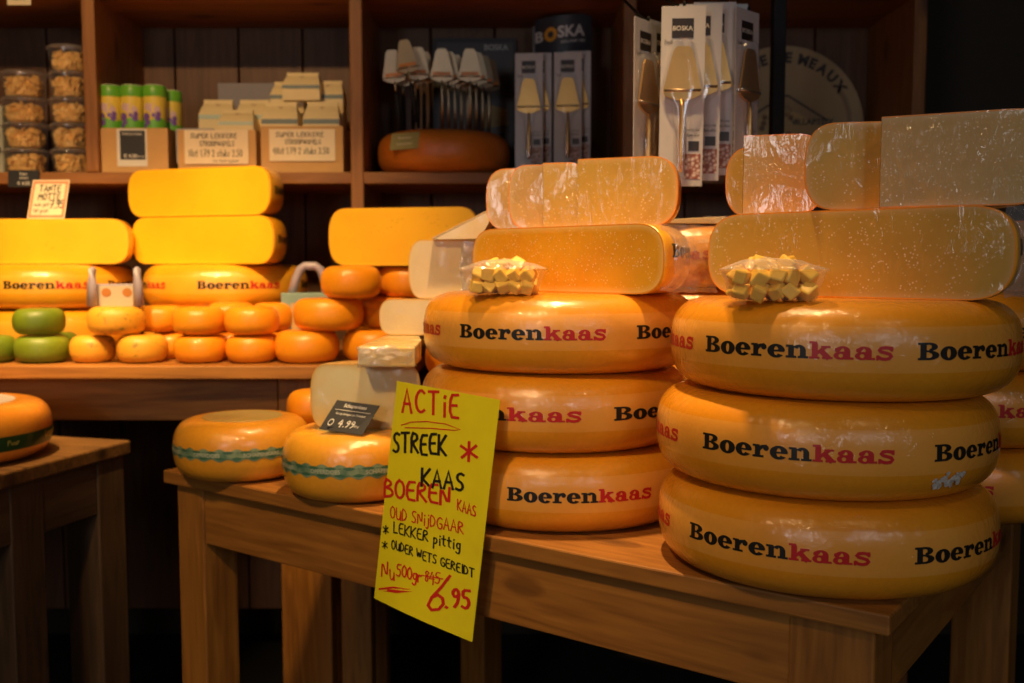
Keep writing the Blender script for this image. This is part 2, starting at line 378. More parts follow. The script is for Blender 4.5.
# ------------------------------------------------------------------ material palette
M_black = plain('black_ink', (.012, .011, .01), .45)
M_red = plain('red_ink', (.55, .012, .015), .45)
M_wheel = rind('farm_cheese_rind', (.90, .37, .016), (.82, .30, .011), band=(.034, .080, (.92, .45, .10)))
M_wheel_bg = rind('gold_cheese_rind', (.92, .44, .012), (.85, .36, .008), band=(.036, .078, (.92, .50, .05)))
M_rindo = rind('orange_cheese_rind', (.88, .36, .03), (.75, .27, .02))
M_small = rind('small_cheese_wax', (.93, .36, .010), (.86, .29, .006), rough=.42, coat=.25)
M_herb = rind('herb_cheese_wax', (.82, .42, .03), (.72, .33, .02), rough=.5, coat=.15, spots=.6)
M_green = rind('green_pesto_cheese_wax', (.19, .26, .010), (.09, .15, .006), rough=.5, coat=.2, bump=.5)
M_sheep = rind('sheep_cheese_rind', (.90, .42, .03), (.84, .34, .02))
M_pale_rind = rind('pale_cheese_rind', (.80, .55, .22), (.70, .45, .15))
M_cut_aged = cutmat('aged_cheese_cut', (.62, .40, .065), (.54, .33, .045), (.68, .44, .15), (.86, .33, .02), coat=.8, crinkle=.5, specks=.75)
M_cut_gold = cutmat('golden_cheese_cut', (.80, .42, .018), (.72, .34, .014), (.85, .55, .16), (.84, .32, .02), coat=.7, crinkle=.35, specks=.6)
M_cut_film = cutmat('film_wrapped_cheese_cut', (.62, .41, .13), (.54, .33, .09), (.62, .44, .20), (.80, .28, .03), coat=1, crinkle=1.0, specks=.7)
M_cut_yellow = cutmat('young_cheese_cut', (.95, .53, .008), (.93, .48, .006), (.95, .54, .010), (.90, .42, .008), specks=0, holes=.5, coat=.15, crinkle=.1)
M_cut_pale = cutmat('goat_cheese_cut', (.80, .66, .42), (.72, .56, .32), (.80, .62, .34), (.78, .48, .14), specks=.3, coat=.5, crinkle=.5)
M_cut_cream = cutmat('sheep_cheese_cut', (.80, .70, .40), (.78, .50, .12), (.74, .52, .2), (.74, .42, .08), specks=.1, coat=.8, crinkle=.5)
M_film = film('cling_film', .10)
M_film2 = film('crumpled_cling_film', .28, crinkle=1.0, scale=60)
M_tub = film('clear_tub_plastic', .05, crinkle=.15, scale=20, rough=.12)
M_chunk = cutmat('cheese_chunk', (1, .64, .10), (.96, .56, .07), (.9, .6, .1), (.9, .6, .1), specks=.3)
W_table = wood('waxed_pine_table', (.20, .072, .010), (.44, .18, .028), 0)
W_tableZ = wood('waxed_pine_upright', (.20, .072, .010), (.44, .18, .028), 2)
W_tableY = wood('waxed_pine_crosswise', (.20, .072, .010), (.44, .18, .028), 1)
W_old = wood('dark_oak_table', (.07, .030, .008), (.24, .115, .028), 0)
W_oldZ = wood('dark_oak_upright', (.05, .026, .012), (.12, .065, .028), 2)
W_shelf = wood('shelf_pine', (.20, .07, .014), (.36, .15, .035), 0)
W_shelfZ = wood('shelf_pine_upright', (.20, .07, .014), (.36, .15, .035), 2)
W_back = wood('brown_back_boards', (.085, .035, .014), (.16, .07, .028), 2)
M_steel = plain('brushed_steel', (.46, .36, .24), .42, 1)
M_blackp = plain('black_plastic', (.008, .008, .009), .6, spec=.3)
M_white = plain('white_card', (.78, .74, .66), .6)
M_cardboard = plain('brown_cardboard', (.62, .36, .13), .7)
M_darkcard = plain('charcoal_card', (.02, .02, .024), .5)

# ------------------------------------------------------------------ cheese builders
def prof(Rr, h, a, n=2.7, seg=12, inner=0.0):
    P = [(inner, 0)]
    for i in range(2 * seg + 1):
        t = -PI / 2 + PI * i / (2 * seg); c, s = abs(math.cos(t)) ** (2 / n), math.copysign(abs(math.sin(t)) ** (2 / n), math.sin(t))
        P.append((Rr - a + a * c, h / 2 + h / 2 * s))
    P.append((inner, h)); return P
def r_at(z, Rr, h, a, n=2.7):
    s = min(1, abs(2 * z / h - 1)); return Rr - a + a * max(0, 1 - s ** n) ** (1 / n)
def wobble(vf, amp, seed, sc_=9):
    v, f = vf; out = []
    for p in v:
        p = Vector(p); d = noise.noise_vector(p * sc_ + Vector((seed, seed * .7, 3))) * amp
        if p.z < .002: d.z = 0
        out.append(p + Vector((d.x, d.y, d.z * .5)))
    return out, f
def ang_for_px(C, Rr, z, px):
    """angle phi (0 = towards camera, + to the right) where the rim at height z projects on column px"""
    base = math.atan2(-C[1], -C[0])     # direction towards the camera
    best = None
    for i in range(-900, 901):
        a = base + R(i / 10); x, _ = proj((C[0] + Rr * math.cos(a), C[1] + Rr * math.sin(a), z))
        if best is None or abs(x - px) < best[0]: best = (abs(x - px), a)
    return best[1]
def lettering(parent, Rr, h, a, start, period, reps, arc=R(57), cap=.0174, zc=.056, lim=None, off=.0004, n=2.7):
    (v1, f1), w1 = slab_text('Boeren'); (v2, f2), w2 = slab_text('kaas'); tot = w1 + w2
    for k in range(reps):
        for g, xo, mat in (((v1, f1), 0, M_black), ((v2, f2), w1, M_red)):
            V, good = [], []
            for x, y in g[0]:
                al = start + k * period + (x + xo) / tot * arc; z = zc - cap / 2 + y * cap
                r = r_at(z, Rr, h, a, n) + off; V.append((r * math.cos(al), r * math.sin(al), z)); good.append(lim is None or lim[0] < al < lim[1])
            F = [q for q in g[1] if all(good[i] for i in q)]
            if F: mesh('lettering', (V, F), mat, parent)
def big_wheel(label, C, z, px3, Rr=.2, h=.1, mat=None, period=70, group='stacked farm cheese wheels', arc=57, phi=None, reps=5):
    """px3: columns where the printed word starts, ends and starts again"""
    a = .052; t = thing('round_cheese', label, 'cheese', (C[0], C[1], z), 0, group)
    mesh('rind', lathe(prof(Rr, h, a, 2.7), 96), mat or M_wheel, t, True)
    if phi is None:
        st, en, nx = [ang_for_px(C, Rr, z + .056, p) for p in px3]; arc = math.degrees(en - st); period = math.degrees(nx - st)
    else: st = phi
    if period * reps > 360: reps = int(360 / period)
    lettering(t, Rr, h, a, st - R(period), R(period), reps, arc=R(arc))
    return t
def plain_wheel(name, label, C, z, Rr, h, mat, group=None, a=None, amp=.0015, tilt=(0, 0)):
    seed = random.random() * 20
    o = mesh(name, wobble(lathe(prof(Rr, h, a or h * .44, 2.45, 9), 48), amp, seed, 14), mat, None, True, (C[0], C[1], z), (tilt[0], tilt[1], random.random() * 6))
    return tag(o, label, 'cheese', group)
def cut_face(Rr, h, a, left, right, n=2.7, seg=10):
    """flat cut through a wheel, in the xz plane facing -y"""
    P = prof(Rr, h, a, n, seg); V, F, A = [], [], []
    offs = [0, .0013, .0024, .005, .010]; vals = [1, 1, .75, .35, 0]
    for sgn in ([1] if right else []) + ([-1] if left else []):
        rings = []
        for o, val in zip(offs, vals):
            ring = []
            for i, p in enumerate(P):
                q0 = P[max(i - 1, 0)]; q1 = P[min(i + 1, len(P) - 1)]; d = Vector((q1[0] - q0[0], q1[1] - q0[1])).normalized()
                nx, nz = -d.y, d.x; x = p[0] + nx * o; zz = p[1] + nz * o
                if i in (0, len(P) - 1): x = 0
                ring.append(len(V)); V.append((sgn * max(0, x), 0, min(max(zz, o), h - o))); A.append(val)
            rings.append(ring)
        for r0, r1 in zip(rings, rings[1:]):
            for i in range(len(P) - 1):
                q = (r0[i], r0[i + 1], r1[i + 1], r1[i]); F.append(q if sgn > 0 else q[::-1])
        F.append(tuple(rings[-1]) if sgn > 0 else tuple(rings[-1])[::-1])
    return V, F, A
def sector(name, label, loc, rz, Rr, h, a0, a1, m_cut, m_rind, group=None, a=None, text=None, side=None, cat='cheese', tiltx=0, n=2.7, side_mat=None, film_on=False):
    """piece of a wheel between angles a0..a1 (degrees); the face towards local -y is the shown cut"""
    a = a or min(.056, h * .55); t = thing(name, label, cat, loc, rz, group); t.rotation_euler = (tiltx, 0, rz)
    P = prof(Rr, h, a, n); V, F = lathe(P, max(12, int((a1 - a0) / 3)), R(a0), R(a1)); m = len(P); last = len(V) - m
    F = F + [tuple(range(m)), tuple(range(last + m - 1, last - 1, -1))]
    o = mesh('rind', (V, F), m_rind, t)
    for p in o.data.polygons: p.use_smooth = len(p.vertices) == 4
    right, left = a0 < 1, a1 > 179
    cv, cf, ca = cut_face(Rr, h, a, left, right, n)
    mesh('cut_face', (cv, cf), m_cut, t, loc=(0, -.0006, 0), attr=ca)
    if a1 - a0 < 179:    # second cut face
        cv, cf, ca = cut_face(Rr, h, a, False, True, n)
        ang = a1 if right else a0
        o2 = mesh('cut_face', (cv, [q[::-1] for q in cf] if right else cf), side_mat or m_cut, t, attr=ca); o2.rotation_euler = (0, 0, R(ang))
        nx = Vector((-math.sin(R(ang)), math.cos(R(ang)), 0)) * (.0006 if right else -.0006); o2.location = nx
    if text: lettering(t, Rr, h, a, R(text[0]), R(70), text[1], lim=(R(a0 + .5), R(a1 - .5)), off=.0006)
    return t

# ------------------------------------------------------------------ the room
def struct(name, vf, mat): return tag(mesh(name, vf, mat), kind='structure')
struct('floor', box(-3, 3, -3, 3.2, -.05, 0), plain('dark_floor', (.03, .026, .022), .6))
struct('wall_back', box(-3, 3, 3.0, 3.1, 0, 2.9), plain('dark_brown_wall', (.05, .038, .026), .8))
struct('wall_left', box(-3.1, -3, -3, 3.1, 0, 2.9), plain('dark_brown_wall', (.05, .038, .026), .8))
struct('wall_right', box(2.2, 2.3, -3, 3.1, 0, 2.9), plain('dark_brown_wall', (.05, .038, .026), .8))
struct('ceiling', box(-3.1, 3.1, -3, 3.1, 2.9, 2.95), plain('dark_ceiling', (.06, .045, .03), .8))

# shelf unit
SF_Y, SB_Y = 2.40, 2.71
zs = atY(200, 172, SF_Y).z; zu = atY(200, -3, SF_Y).z
sh = thing('shelf_unit', 'tall brown pine shelf unit along the back wall', 'shelf', (0, 0, 0))
XL, XR = -1.75, atY(925, 100, SF_Y).x
for i in range(16):
    x0 = XL + (XR - XL) * i / 16; x1 = XL + (XR - XL) * (i + 1) / 16
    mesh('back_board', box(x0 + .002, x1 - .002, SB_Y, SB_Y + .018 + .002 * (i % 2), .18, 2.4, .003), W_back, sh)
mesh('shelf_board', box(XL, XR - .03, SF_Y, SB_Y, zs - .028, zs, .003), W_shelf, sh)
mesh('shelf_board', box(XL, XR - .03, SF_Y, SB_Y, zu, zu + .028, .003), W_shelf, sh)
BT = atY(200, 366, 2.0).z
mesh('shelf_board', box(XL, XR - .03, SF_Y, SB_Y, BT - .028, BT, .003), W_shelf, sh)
for px0, px1, zlo in ((84, 97, zs), (350, 363, 0), (623, 636, zs), (912, 925, 0)):
    X0, X1 = atY(px0, 100, SF_Y - .002).x, atY(px1, 100, SF_Y - .002).x
    mesh('upright', box(X0, X1, SF_Y - .004, SB_Y - .001, zlo, 2.42, .003), W_shelfZ, sh)

# ---- tables
ETOP = .782; PL = atZ(163, 470, ETOP); PR = atZ(890, 616, ETOP); PL.z = PR.z = 0
ED = (PR - PL).normalized(); EN = Vector((-ED.y, ED.x, 0)); EL = (PR - PL).length; ERZ = math.atan2(ED.y, ED.x)
ft = thing('display_table', 'warm brown pine table in front, carrying the tall cheese stacks', 'table', (PL.x, PL.y, 0), ERZ, 'pine display tables')
TD = .86
mesh('table_top', box(0, EL, 0, TD, ETOP - .022, ETOP, .0025), W_table, ft)
lg = .07
mesh('apron', box(.02 + lg, EL - .02 - lg, .016, .038, ETOP - .022 - .095, ETOP - .0225, .002), W_table, ft)
mesh('apron', box(.02 + lg, EL - .02 - lg, TD - .04, TD - .018, ETOP - .117, ETOP - .0225, .002), W_table, ft)
for x in (.022, EL - .044): mesh('apron', box(x, x + .022, .018 + lg, TD - .018 - lg, ETOP - .117, ETOP - .0225, .002), W_tableY, ft)
for x in (.018, EL - .018 - lg * 1.3):
    for y in (.014, TD - .014 - lg): mesh('leg', box(x, x + lg * (1.3 if x > .1 else 1), y, y + lg, 0, ETOP - .0225, .003), W_tableZ, ft)

BT = atY(200, 366, 2.0).z
bt = thing('back_table', 'long pine table under the shelf with rows of small cheeses', 'table', (0, 2.0, 0), 0, 'pine display tables')
mesh('table_top', box(-1.6, -.20, 0, .393, BT - .027, BT, .0025), W_table, bt)
mesh('apron', box(-1.5, -.49, .075, .098, BT - .027 - .095, BT - .0275, .002), W_table, bt)
mesh('apron', box(-.38, -.362, .075, .098, BT - .027 - .095, BT - .0275, .002), W_table, bt)
mesh('apron', box(-.37, -.352, .33, .355, BT - .027 - .095, BT - .0275, .002), W_table, bt)
for x0, x1 in ((-1.58, -1.5), (-.488, -.382), (-.362, -.298)):
    for y in (.07, .315): mesh('leg', box(x0, x1, y, y + .07, 0, BT - .0275, .003), W_tableZ, bt)

# dark table at the left: right edge recedes from q0 to q1
q0 = atZ(0, 474, ETOP); q1 = atZ(131, 440, ETOP); dv = (q1 - q0); dv.z = 0; LRZ = math.atan2(dv.y, dv.x) - PI / 2
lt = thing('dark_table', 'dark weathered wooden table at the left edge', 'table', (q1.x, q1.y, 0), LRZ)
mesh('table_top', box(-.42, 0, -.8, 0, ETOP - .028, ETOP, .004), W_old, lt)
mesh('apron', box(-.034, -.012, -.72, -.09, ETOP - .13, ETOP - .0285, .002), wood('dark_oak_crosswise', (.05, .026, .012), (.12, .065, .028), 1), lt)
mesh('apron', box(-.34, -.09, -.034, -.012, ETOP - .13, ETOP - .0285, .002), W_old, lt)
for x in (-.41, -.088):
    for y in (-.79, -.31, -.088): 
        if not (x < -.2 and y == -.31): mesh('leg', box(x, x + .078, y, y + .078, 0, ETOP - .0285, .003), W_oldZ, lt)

# ------------------------------------------------------------------ front stacks
H = .1037
def C_at(px, Y): return (atY(px, 341.5, Y).x, Y)
YR = 1.178; YL = 1.442
cR = [C_at(825.5, YR), C_at(822.5, YR), C_at(838, YR)]
cL = [C_at(563, YL), C_at(555, YL), C_at(559, YL)]
HW = .1035
big_wheel('glossy golden farm cheese wheel, bottom of the right front stack', cR[0], ETOP, (690, 872, 915), Rr=.193, h=HW)
big_wheel('golden farm cheese wheel, middle of the right front stack', cR[1], ETOP + H, (703, 896, 935), Rr=.193, h=HW)
big_wheel('golden farm cheese wheel topping the right front stack under a half wheel', cR[2], ETOP + 2 * H, (706, 895, 918), Rr=.195, h=HW)
big_wheel('golden farm cheese wheel at the bottom of the stack behind the yellow sign', cL[0], ETOP, (507, 652, 680), Rr=.193, h=HW)
big_wheel('golden farm cheese wheel, middle of the stack behind the yellow sign', cL[1], ETOP + H, (430, 583, 614), Rr=.193, h=HW)
big_wheel('golden farm cheese wheel, third and topmost of the stack behind the yellow sign', cL[2], ETOP + 2 * H, (460, 607, 637), Rr=.195, h=HW)
def torn(parent, C, Rr, h, a, z0, px, n, seed, w=.02, hh=.008):
    rnd = random.Random(seed); al0 = ang_for_px(C, Rr, z0, px); zz0 = z0 - parent.location.z; V, F = [], []
    for k in range(n):
        x, z = rnd.uniform(-w, w), zz0 + rnd.uniform(-hh, hh); s_ = rnd.uniform(.0015, .0045); b = len(V)
        for q in range(5):
            t_ = 2 * PI * q / 5 + rnd.random(); aa = al0 + (x + s_ * 1.3 * math.cos(t_)) / Rr; z1 = z + s_ * math.sin(t_); r = r_at(z1, Rr, h, a) + rnd.uniform(.0008, .0025)
            V.append((r * math.cos(aa), r * math.sin(aa), z1))
        F.append(tuple(range(b, b + 5)))
    return mesh('torn_film', (V, F), plain('torn_white_film', (.62, .58, .52), .3), parent)
RS = [o for o in COL.objects if o.name.startswith('round_cheese') and o.type == 'EMPTY']
torn(RS[1], cR[1], .193, HW, .052, ETOP + H + .026, 950, 26, 4)
cS = (.640, 1.485)
for k, (dx, lab) in enumerate(((0, 'shaded cheese wheel at the right edge, lowest behind the front stack'), (.01, 'shaded cheese wheel at the right edge, second from below'), (.0, 'shaded cheese wheel at the right edge with red lettering just in view'))):
    big_wheel(lab, (cS[0] + dx, cS[1]), ETOP + k * H, 990, phi=R(-90 - 60 + 20 * k), h=HW, period=84, group='shaded wheels at the right edge')
cG = (.325, 1.80)
for k in range(4):
    big_wheel(['bottom cheese wheel of the stack behind the two front stacks', 'second cheese wheel of the stack behind the two front stacks', 'third cheese wheel of the stack behind the two front stacks',
               'shiny orange cheese wheel glimpsed in the gap between the two front stacks'][k], cG, ETOP + k * H, 700, phi=R(-148), h=HW, group='wheels behind the front stacks', Rr=.19)
Z3 = ETOP + 3 * H
HG = 'half wheels on the front stacks'
lh = sector('cheese_half', 'golden half wheel lying on the top wheel behind the yellow sign', (.066, 1.378, Z3), R(-45), .176, .0905, 0, 180, M_cut_gold, M_wheel_bg, HG, text=(-64, 3))
rh = sector('cheese_half', 'big golden half wheel lying on the right front stack behind a small tub', (.380, 1.140, Z3), R(-41), .178, .1, 0, 180, M_cut_aged, M_wheel_bg, HG, text=(-64, 3))
sh3 = sector('cheese_half', 'shaded half wheel at the right edge of the photo', (.66, 1.46, Z3), R(-30), .18, .1, 0, 180, M_cut_aged, M_wheel_bg, HG)
def crumple(parent, cx, cy, cz, w, d, hh, seed, mat=M_film2, nu=16, nv=14, name='plastic_wrap', rz=0):
    V, F = [], []; M = Matrix.Rotation(rz, 4, 'Z')
    for i in range(nu + 1):
        for j in range(nv + 1):
            u, v = i / nu, j / nv
            b = math.sin(PI * u) * math.sin(PI * v)
            nn = noise.noise_vector(Vector((u * 4 + seed, v * 5, seed)))
            p = M @ Vector((w * (u - .5) + nn.x * .006, -d * b + nn.y * .008 * (b + .2), hh * v + nn.z * .004)); V.append(p + Vector((cx, cy, cz)))
    for i in range(nu):
        for j in range(nv): a = i * (nv + 1) + j; F.append((a, a + nv + 1, a + nv + 2, a + 1))
    return mesh(name, (V, F), mat, parent, False)
crumple(lh, .175, .055, .004, .09, .012, .085, 3.3, rz=R(72))
crumple(rh, .178, .055, .004, .09, .010, .095, 5.1, rz=R(72))

# pieces lying on the half wheels
ZL = Z3 + .0908; ZR = Z3 + .1003
LG = 'aged cheese pieces on the left half wheel'; RG = 'aged cheese pieces on the right half wheel'
sector('cheese_wedge', 'aged cheese wedge with rounded right end, largest on the left half wheel', (.094, 1.44, ZL), R(-24), .146, .097, 0, 62, M_cut_aged, M_rindo, LG, a=.045)
sector('cheese_wedge', 'straight-edged piece of aged cheese beside the largest wedge on the left half wheel', (.045, 1.462, ZL), R(-15), .066, .094, 0, 80, M_cut_aged, M_rindo, LG, a=.03)
sector('cheese_wedge', 'film-wrapped cheese piece with rounded left corner and strong glare', (.072, 1.478, ZL), R(-12), .079, .094, 110, 180, M_cut_film, M_rindo, LG, a=.03)
sector('cheese_wedge', 'leftmost film-wrapped cheese piece on the left half wheel', (.045, 1.535, ZL), R(-10), .086, .094, 110, 180, M_cut_film, M_rindo, LG, a=.035)
sector('cheese_wedge', 'large film-wrapped cheese wedge with crinkled glare on the right half wheel', (.408, 1.118, ZR), R(-27), .172, .100, 0, 60, M_cut_film, M_rindo, RG, a=.045)
sector('cheese_wedge', 'aged cheese piece with rounded left corner left of the large crinkled wedge', (.440, 1.148, ZR), R(-10), .104, .100, 140, 180, M_cut_aged, M_rindo, RG, a=.04)
sector('cheese_wedge', 'square-edged film-wrapped cheese piece near the left end of the right half wheel', (.291, 1.27, ZR), R(-18), .10, .099, 0, 70, M_cut_film, M_rindo, RG, a=.04)
sector('cheese_wedge', 'orange-rimmed cheese piece peeping out at the left end of the right half wheel', (.365, 1.33, ZR), R(-8), .082, .094, 120, 180, M_cut_aged, M_rindo, RG, a=.04)

# wrapped thin wedge lying behind, on the glimpsed wheel
tw = thing('thin_cheese_wedge', 'thin film-wrapped cheese wedge lying behind in the gap between the stacks', 'cheese', (.29, 1.66, ETOP + 4 * H + .001), R(6))
mesh('wedge', (lambda b: ([(x, y, z * (.3 + .7 * (x + .1) / .16) ) for x, y, z in b[0]], b[1]))(box(-.09, .055, -.03, .03, 0, .012, .001)), M_cut_pale, tw)
crumple(tw, .04, -.034, 0, .05, .004, .012, 9.0, nu=8, nv=4)

# ---- tubs of cheese chunks
def rrect(w, d, r, n=5):
    P = []
    for cx, cy, a0 in ((w - r, d - r, 0), (-w + r, d - r, 90), (-w + r, -d + r, 180), (w - r, -d + r, 270)):
        for i in range(n + 1): a = R(a0 + 90 * i / n); P.append((cx + r * math.cos(a), cy + r * math.sin(a)))
    return P
def tub(label, loc, rz, seed):
    t = thing('plastic_tub', label, 'tub', loc, rz, 'small tubs of cheese chunks')
    rings = []
    for w, d, z in ((.040, .028, .0005), (.042, .030, .001), (.0505, .036, .030), (.0535, .039, .0305), (.0535, .039, .0325)):
        rings.append([(x, y, z) for x, y in rrect(w, d, .009)])
    n = len(rings[0]); V = [p for r in rings for p in r]
    F = [tuple(range(n))[::-1]] + [(k * n + i, k * n + (i + 1) % n, (k + 1) * n + (i + 1) % n, (k + 1) * n + i) for k in range(4) for i in range(n)]
    mesh('tray', (V, F), M_tub, t)
    # domed cling film over the chunks
    V, F = [], []; m = 16
    for i in range(m + 1):
        for j in range(m + 1):
            x, y = -1 + 2 * i / m, -1 + 2 * j / m; b = (1 - x ** 4) * (1 - y ** 4) * (1 - .45 * abs(x + .1))
            nn = noise.noise_vector(Vector((x * 3 + seed, y * 3, seed)))
            V.append((x * .053, y * .0385, .0325 + .0125 * b + nn.z * .003 * b))
    for i in range(m):
        for j in range(m): a = i * (m + 1) + j; F.append((a, a + m + 1, a + m + 2, a + 1))
    mesh('film_cover', (V, F), M_film2, t)
    rnd = random.Random(seed); M = Matrix.Translation(loc) @ Matrix.Rotation(rz, 4, 'Z')
    k = 0
    for lz, nx, ny in ((.0095, 5, 3), (.024, 5, 3), (.0345, 3, 2)):
        for i in range(nx):
            for j in range(ny):
                w = .0165 if lz < .03 else .015
                p = Vector(((i - (nx - 1) / 2) * w + rnd.uniform(-.002, .002), (j - (ny - 1) / 2) * w * 1.02 + rnd.uniform(-.0015, .0015), lz))
                s = rnd.uniform(.0078, .0096)
                b = box(-s, s * .8, -s, s, -s * .8, s, .0024)
                v = [Vector(q) + noise.noise_vector(Vector(q) * 50 + Vector((k, seed, 0))) * .0028 for q in b[0]]
                o = mesh('cheese_chunk', (v, b[1]), M_chunk, None, False, M @ p, (rnd.uniform(-.9, .9), rnd.uniform(-.9, .9), rnd.random() * 3))
                tag(o, 'pale yellow cheese chunk in the %s clear tub' % ('left' if seed < 5 else 'right'), 'cheese chunk', 'cheese chunks in the %s tub' % ('left' if seed < 5 else 'right')); k += 1
tub('clear tub of cheese chunks on the wheel behind the yellow sign', (-.010, 1.305, Z3 + .0005), R(-8), 3)
tub('clear tub of cheese chunks on the right front stack', (.276, 1.062, Z3 + .0005), R(-6), 8)

# ------------------------------------------------------------------ green-banded wheels
def ribbon(parent, Rr, h, a, z0, z1, mat, amp=.0, k=40, name='paper_band', off=.0005, n=2.7, phase=0, twist=0):
    m = 360; V, F = [], []
    rows = 5
    for i in range(m):
        al = 2 * PI * i / m; d = amp * math.sin(al * k + phase)
        for j in range(rows + 1):
            z = z0 - d + (z1 - z0 + 2 * d) * j / rows + twist * math.sin(al); r = r_at(z, Rr, h, a, n) + off; V.append((r * math.cos(al), r * math.sin(al), z))
    for i in range(m):
        for j in range(rows): p, q = i * (rows + 1) + j, ((i + 1) % m) * (rows + 1) + j; F.append((p, q, q + 1, p + 1))
    return mesh(name, (V, F), mat, parent, True)
m_, nt, b = new_mat('green_printed_band'); tc = N(nt, 'ShaderNodeTexCoord')
wv = N(nt, 'ShaderNodeTexNoise', Scale=60.0, Detail=3.0); nt.links.new(tc.outputs['Object'], wv.inputs['Vector'])
nt.links.new(ramp(nt, wv.outputs[0], [(.35, (.10, .20, .12)), (.6, (.26, .34, .20))]), b.inputs['Base Color']); b.inputs['Roughness'].default_value = .4
b.inputs['Coat Weight'].default_value = .5; MATS['green_printed_band'] = m_
M_band = m_; M_bandtxt = plain('pale_green_print', (.50, .52, .36), .5); M_disc = plain('olive_label', (.42, .36, .13), .5, coat=.4)
M_bandline = plain('deep_green_print', (.05, .15, .08), .5, coat=.4)
def banded(label, C, Rr, h):
    a = .045; t = thing('banded_cheese_wheel', label, 'cheese', (C[0], C[1], ETOP), 0, 'green-banded cheese wheels')
    mesh('rind', lathe(prof(Rr, h, a), 80), M_sheep, t, True)
    ribbon(t, Rr, h, a, h * .43, h * .60, M_band, .0022, 26)
    ribbon(t, Rr, h, a, h * .455, h * .475, M_bandline, .0015, 26, 'band_print', .0009)
    ribbon(t, Rr, h, a, h * .555, h * .575, M_bandline, .0015, 26, 'band_print', .0009, phase=PI)
    g = [(printed(w, .0085, .02)) for w in ('SCHAPENKAAS', 'OPPERDOES')]
    for k in range(8):
        gv, gf = g[k % 2]; V = []; W = gwidth(g[k % 2])
        for x, y in gv:
            al = R(-150 + k * 45) + (x - W / 2) / Rr; z = h * .515 - .003 + y; r = r_at(z, Rr, h, a) + .0010; V.append((r * math.cos(al), r * math.sin(al), z))
        mesh('lettering', (V, gf), M_bandtxt, t)
    mesh('paper_disc', lathe([(0, h + .0008), (Rr * .58, h + .0008), (Rr * .585, h + .0001)], 48), M_disc, t)
    return t
cW2 = (atY(356, 400, 1.525).x, 1.525); cW1 = (atY(242, 400, 1.665).x, 1.665)
banded('green-banded cheese wheel on the left corner of the front table', cW1, .112, .096)
banded('green-banded cheese wheel carrying a pale half cheese and a black price card', cW2, .112, .102)
ZW = ETOP + .102
# pale pieces
sector('cheese_half', 'pale sheep cheese half under film standing on a green-banded wheel', (-.2200, 1.492, ZW + .001), 0, .083, .098, 0, 180, M_cut_cream, M_pale_rind, a=.026)
ZP = ZW + .099
def slab(name, label, plan, z0, z1, mat, top_shrink=.0, group=None, side=None):
    t = thing(name, label, 'cheese', (plan[0][0], plan[0][1], z0), 0, group)
    n = len(plan); import bmesh
    bm = bmesh.new(); lo = [bm.verts.new((x - plan[0][0], y - plan[0][1], 0)) for x, y in plan]; hi = [bm.verts.new((x - plan[0][0], y - plan[0][1], z1 - z0)) for x, y in plan]
    bm.faces.new(lo[::-1]); bm.faces.new(hi)
    for i in range(n): bm.faces.new((lo[i], lo[(i + 1) % n], hi[(i + 1) % n], hi[i]))
    bmesh.ops.bevel(bm, geom=bm.edges[:], offset=.003, segments=2, affect='EDGES', profile=.5)
    bm.verts.index_update(); r = [tuple(q.co) for q in bm.verts], [tuple(q.index for q in f.verts) for f in bm.faces]; bm.free()
    mesh('wedge', r, mat, t); return t
s2 = slab('cheese_wedge', 'flat wrapped cheese wedge with yellow top lying on the pale half cheese', [(-.224, 1.445), (-.140, 1.440), (-.142, 1.56), (-.158, 1.70), (-.214, 1.70)], ZP, ZP + .030, M_cut_cream)
crumple(s2, .055, -.002, .001, .06, .008, .03, 12.0, nu=12, nv=6)
crumple(s2, .012, -.004, .0, .024, .004, .03, 15.0, nu=8, nv=6)
s3 = sector('cheese_half', 'white wrapped cheese piece with rounded left end, below the taller white piece', (-.135, 1.665, ZP + .031), R(-4), .087, .060, 0, 180, M_cut_pale, M_pale_rind, a=.025)
s4 = sector('cheese_wedge', 'tall white goat cheese piece with film glare on its right side', (-.058, 1.675, ZP + .0915), R(-4), .116, .098, 100, 180, M_cut_pale, M_pale_rind, a=.026)
crumple(s4, -.012, -.004, .002, .030, .006, .094, 7.0, mat=film('bright_film', .5, crinkle=1.0, scale=70), nu=8, nv=14)
p5 = thing('cheese_wedge', 'thin beige cheese wedge slanting on the tall white goat cheese piece', 'cheese', (-.130, 1.67, ZP + .190), R(-4))
mesh('wedge', prism([(0, 0), (.078, .001), (.102, .044), (.094, .046)], -.01, .075), M_cut_pale, p5)
mesh('rind', prism([(.0, .0012), (.094, .0465), (.102, .0448), (.103, .049), (.094, .0495), (-.003, .002)], -.0102, .0752), M_pale_rind, p5)

hs = (ZP + .0305 - ETOP) / 3
for k in range(3):
    plain_wheel('small_cheese', ['lowest', 'middle', 'topmost'][k] + ' orange cheese of the column under the white wrapped cheese pieces', (-.088, 1.727), ETOP + k * hs, .062, hs - .0004, M_small, 'orange column under the white pieces')
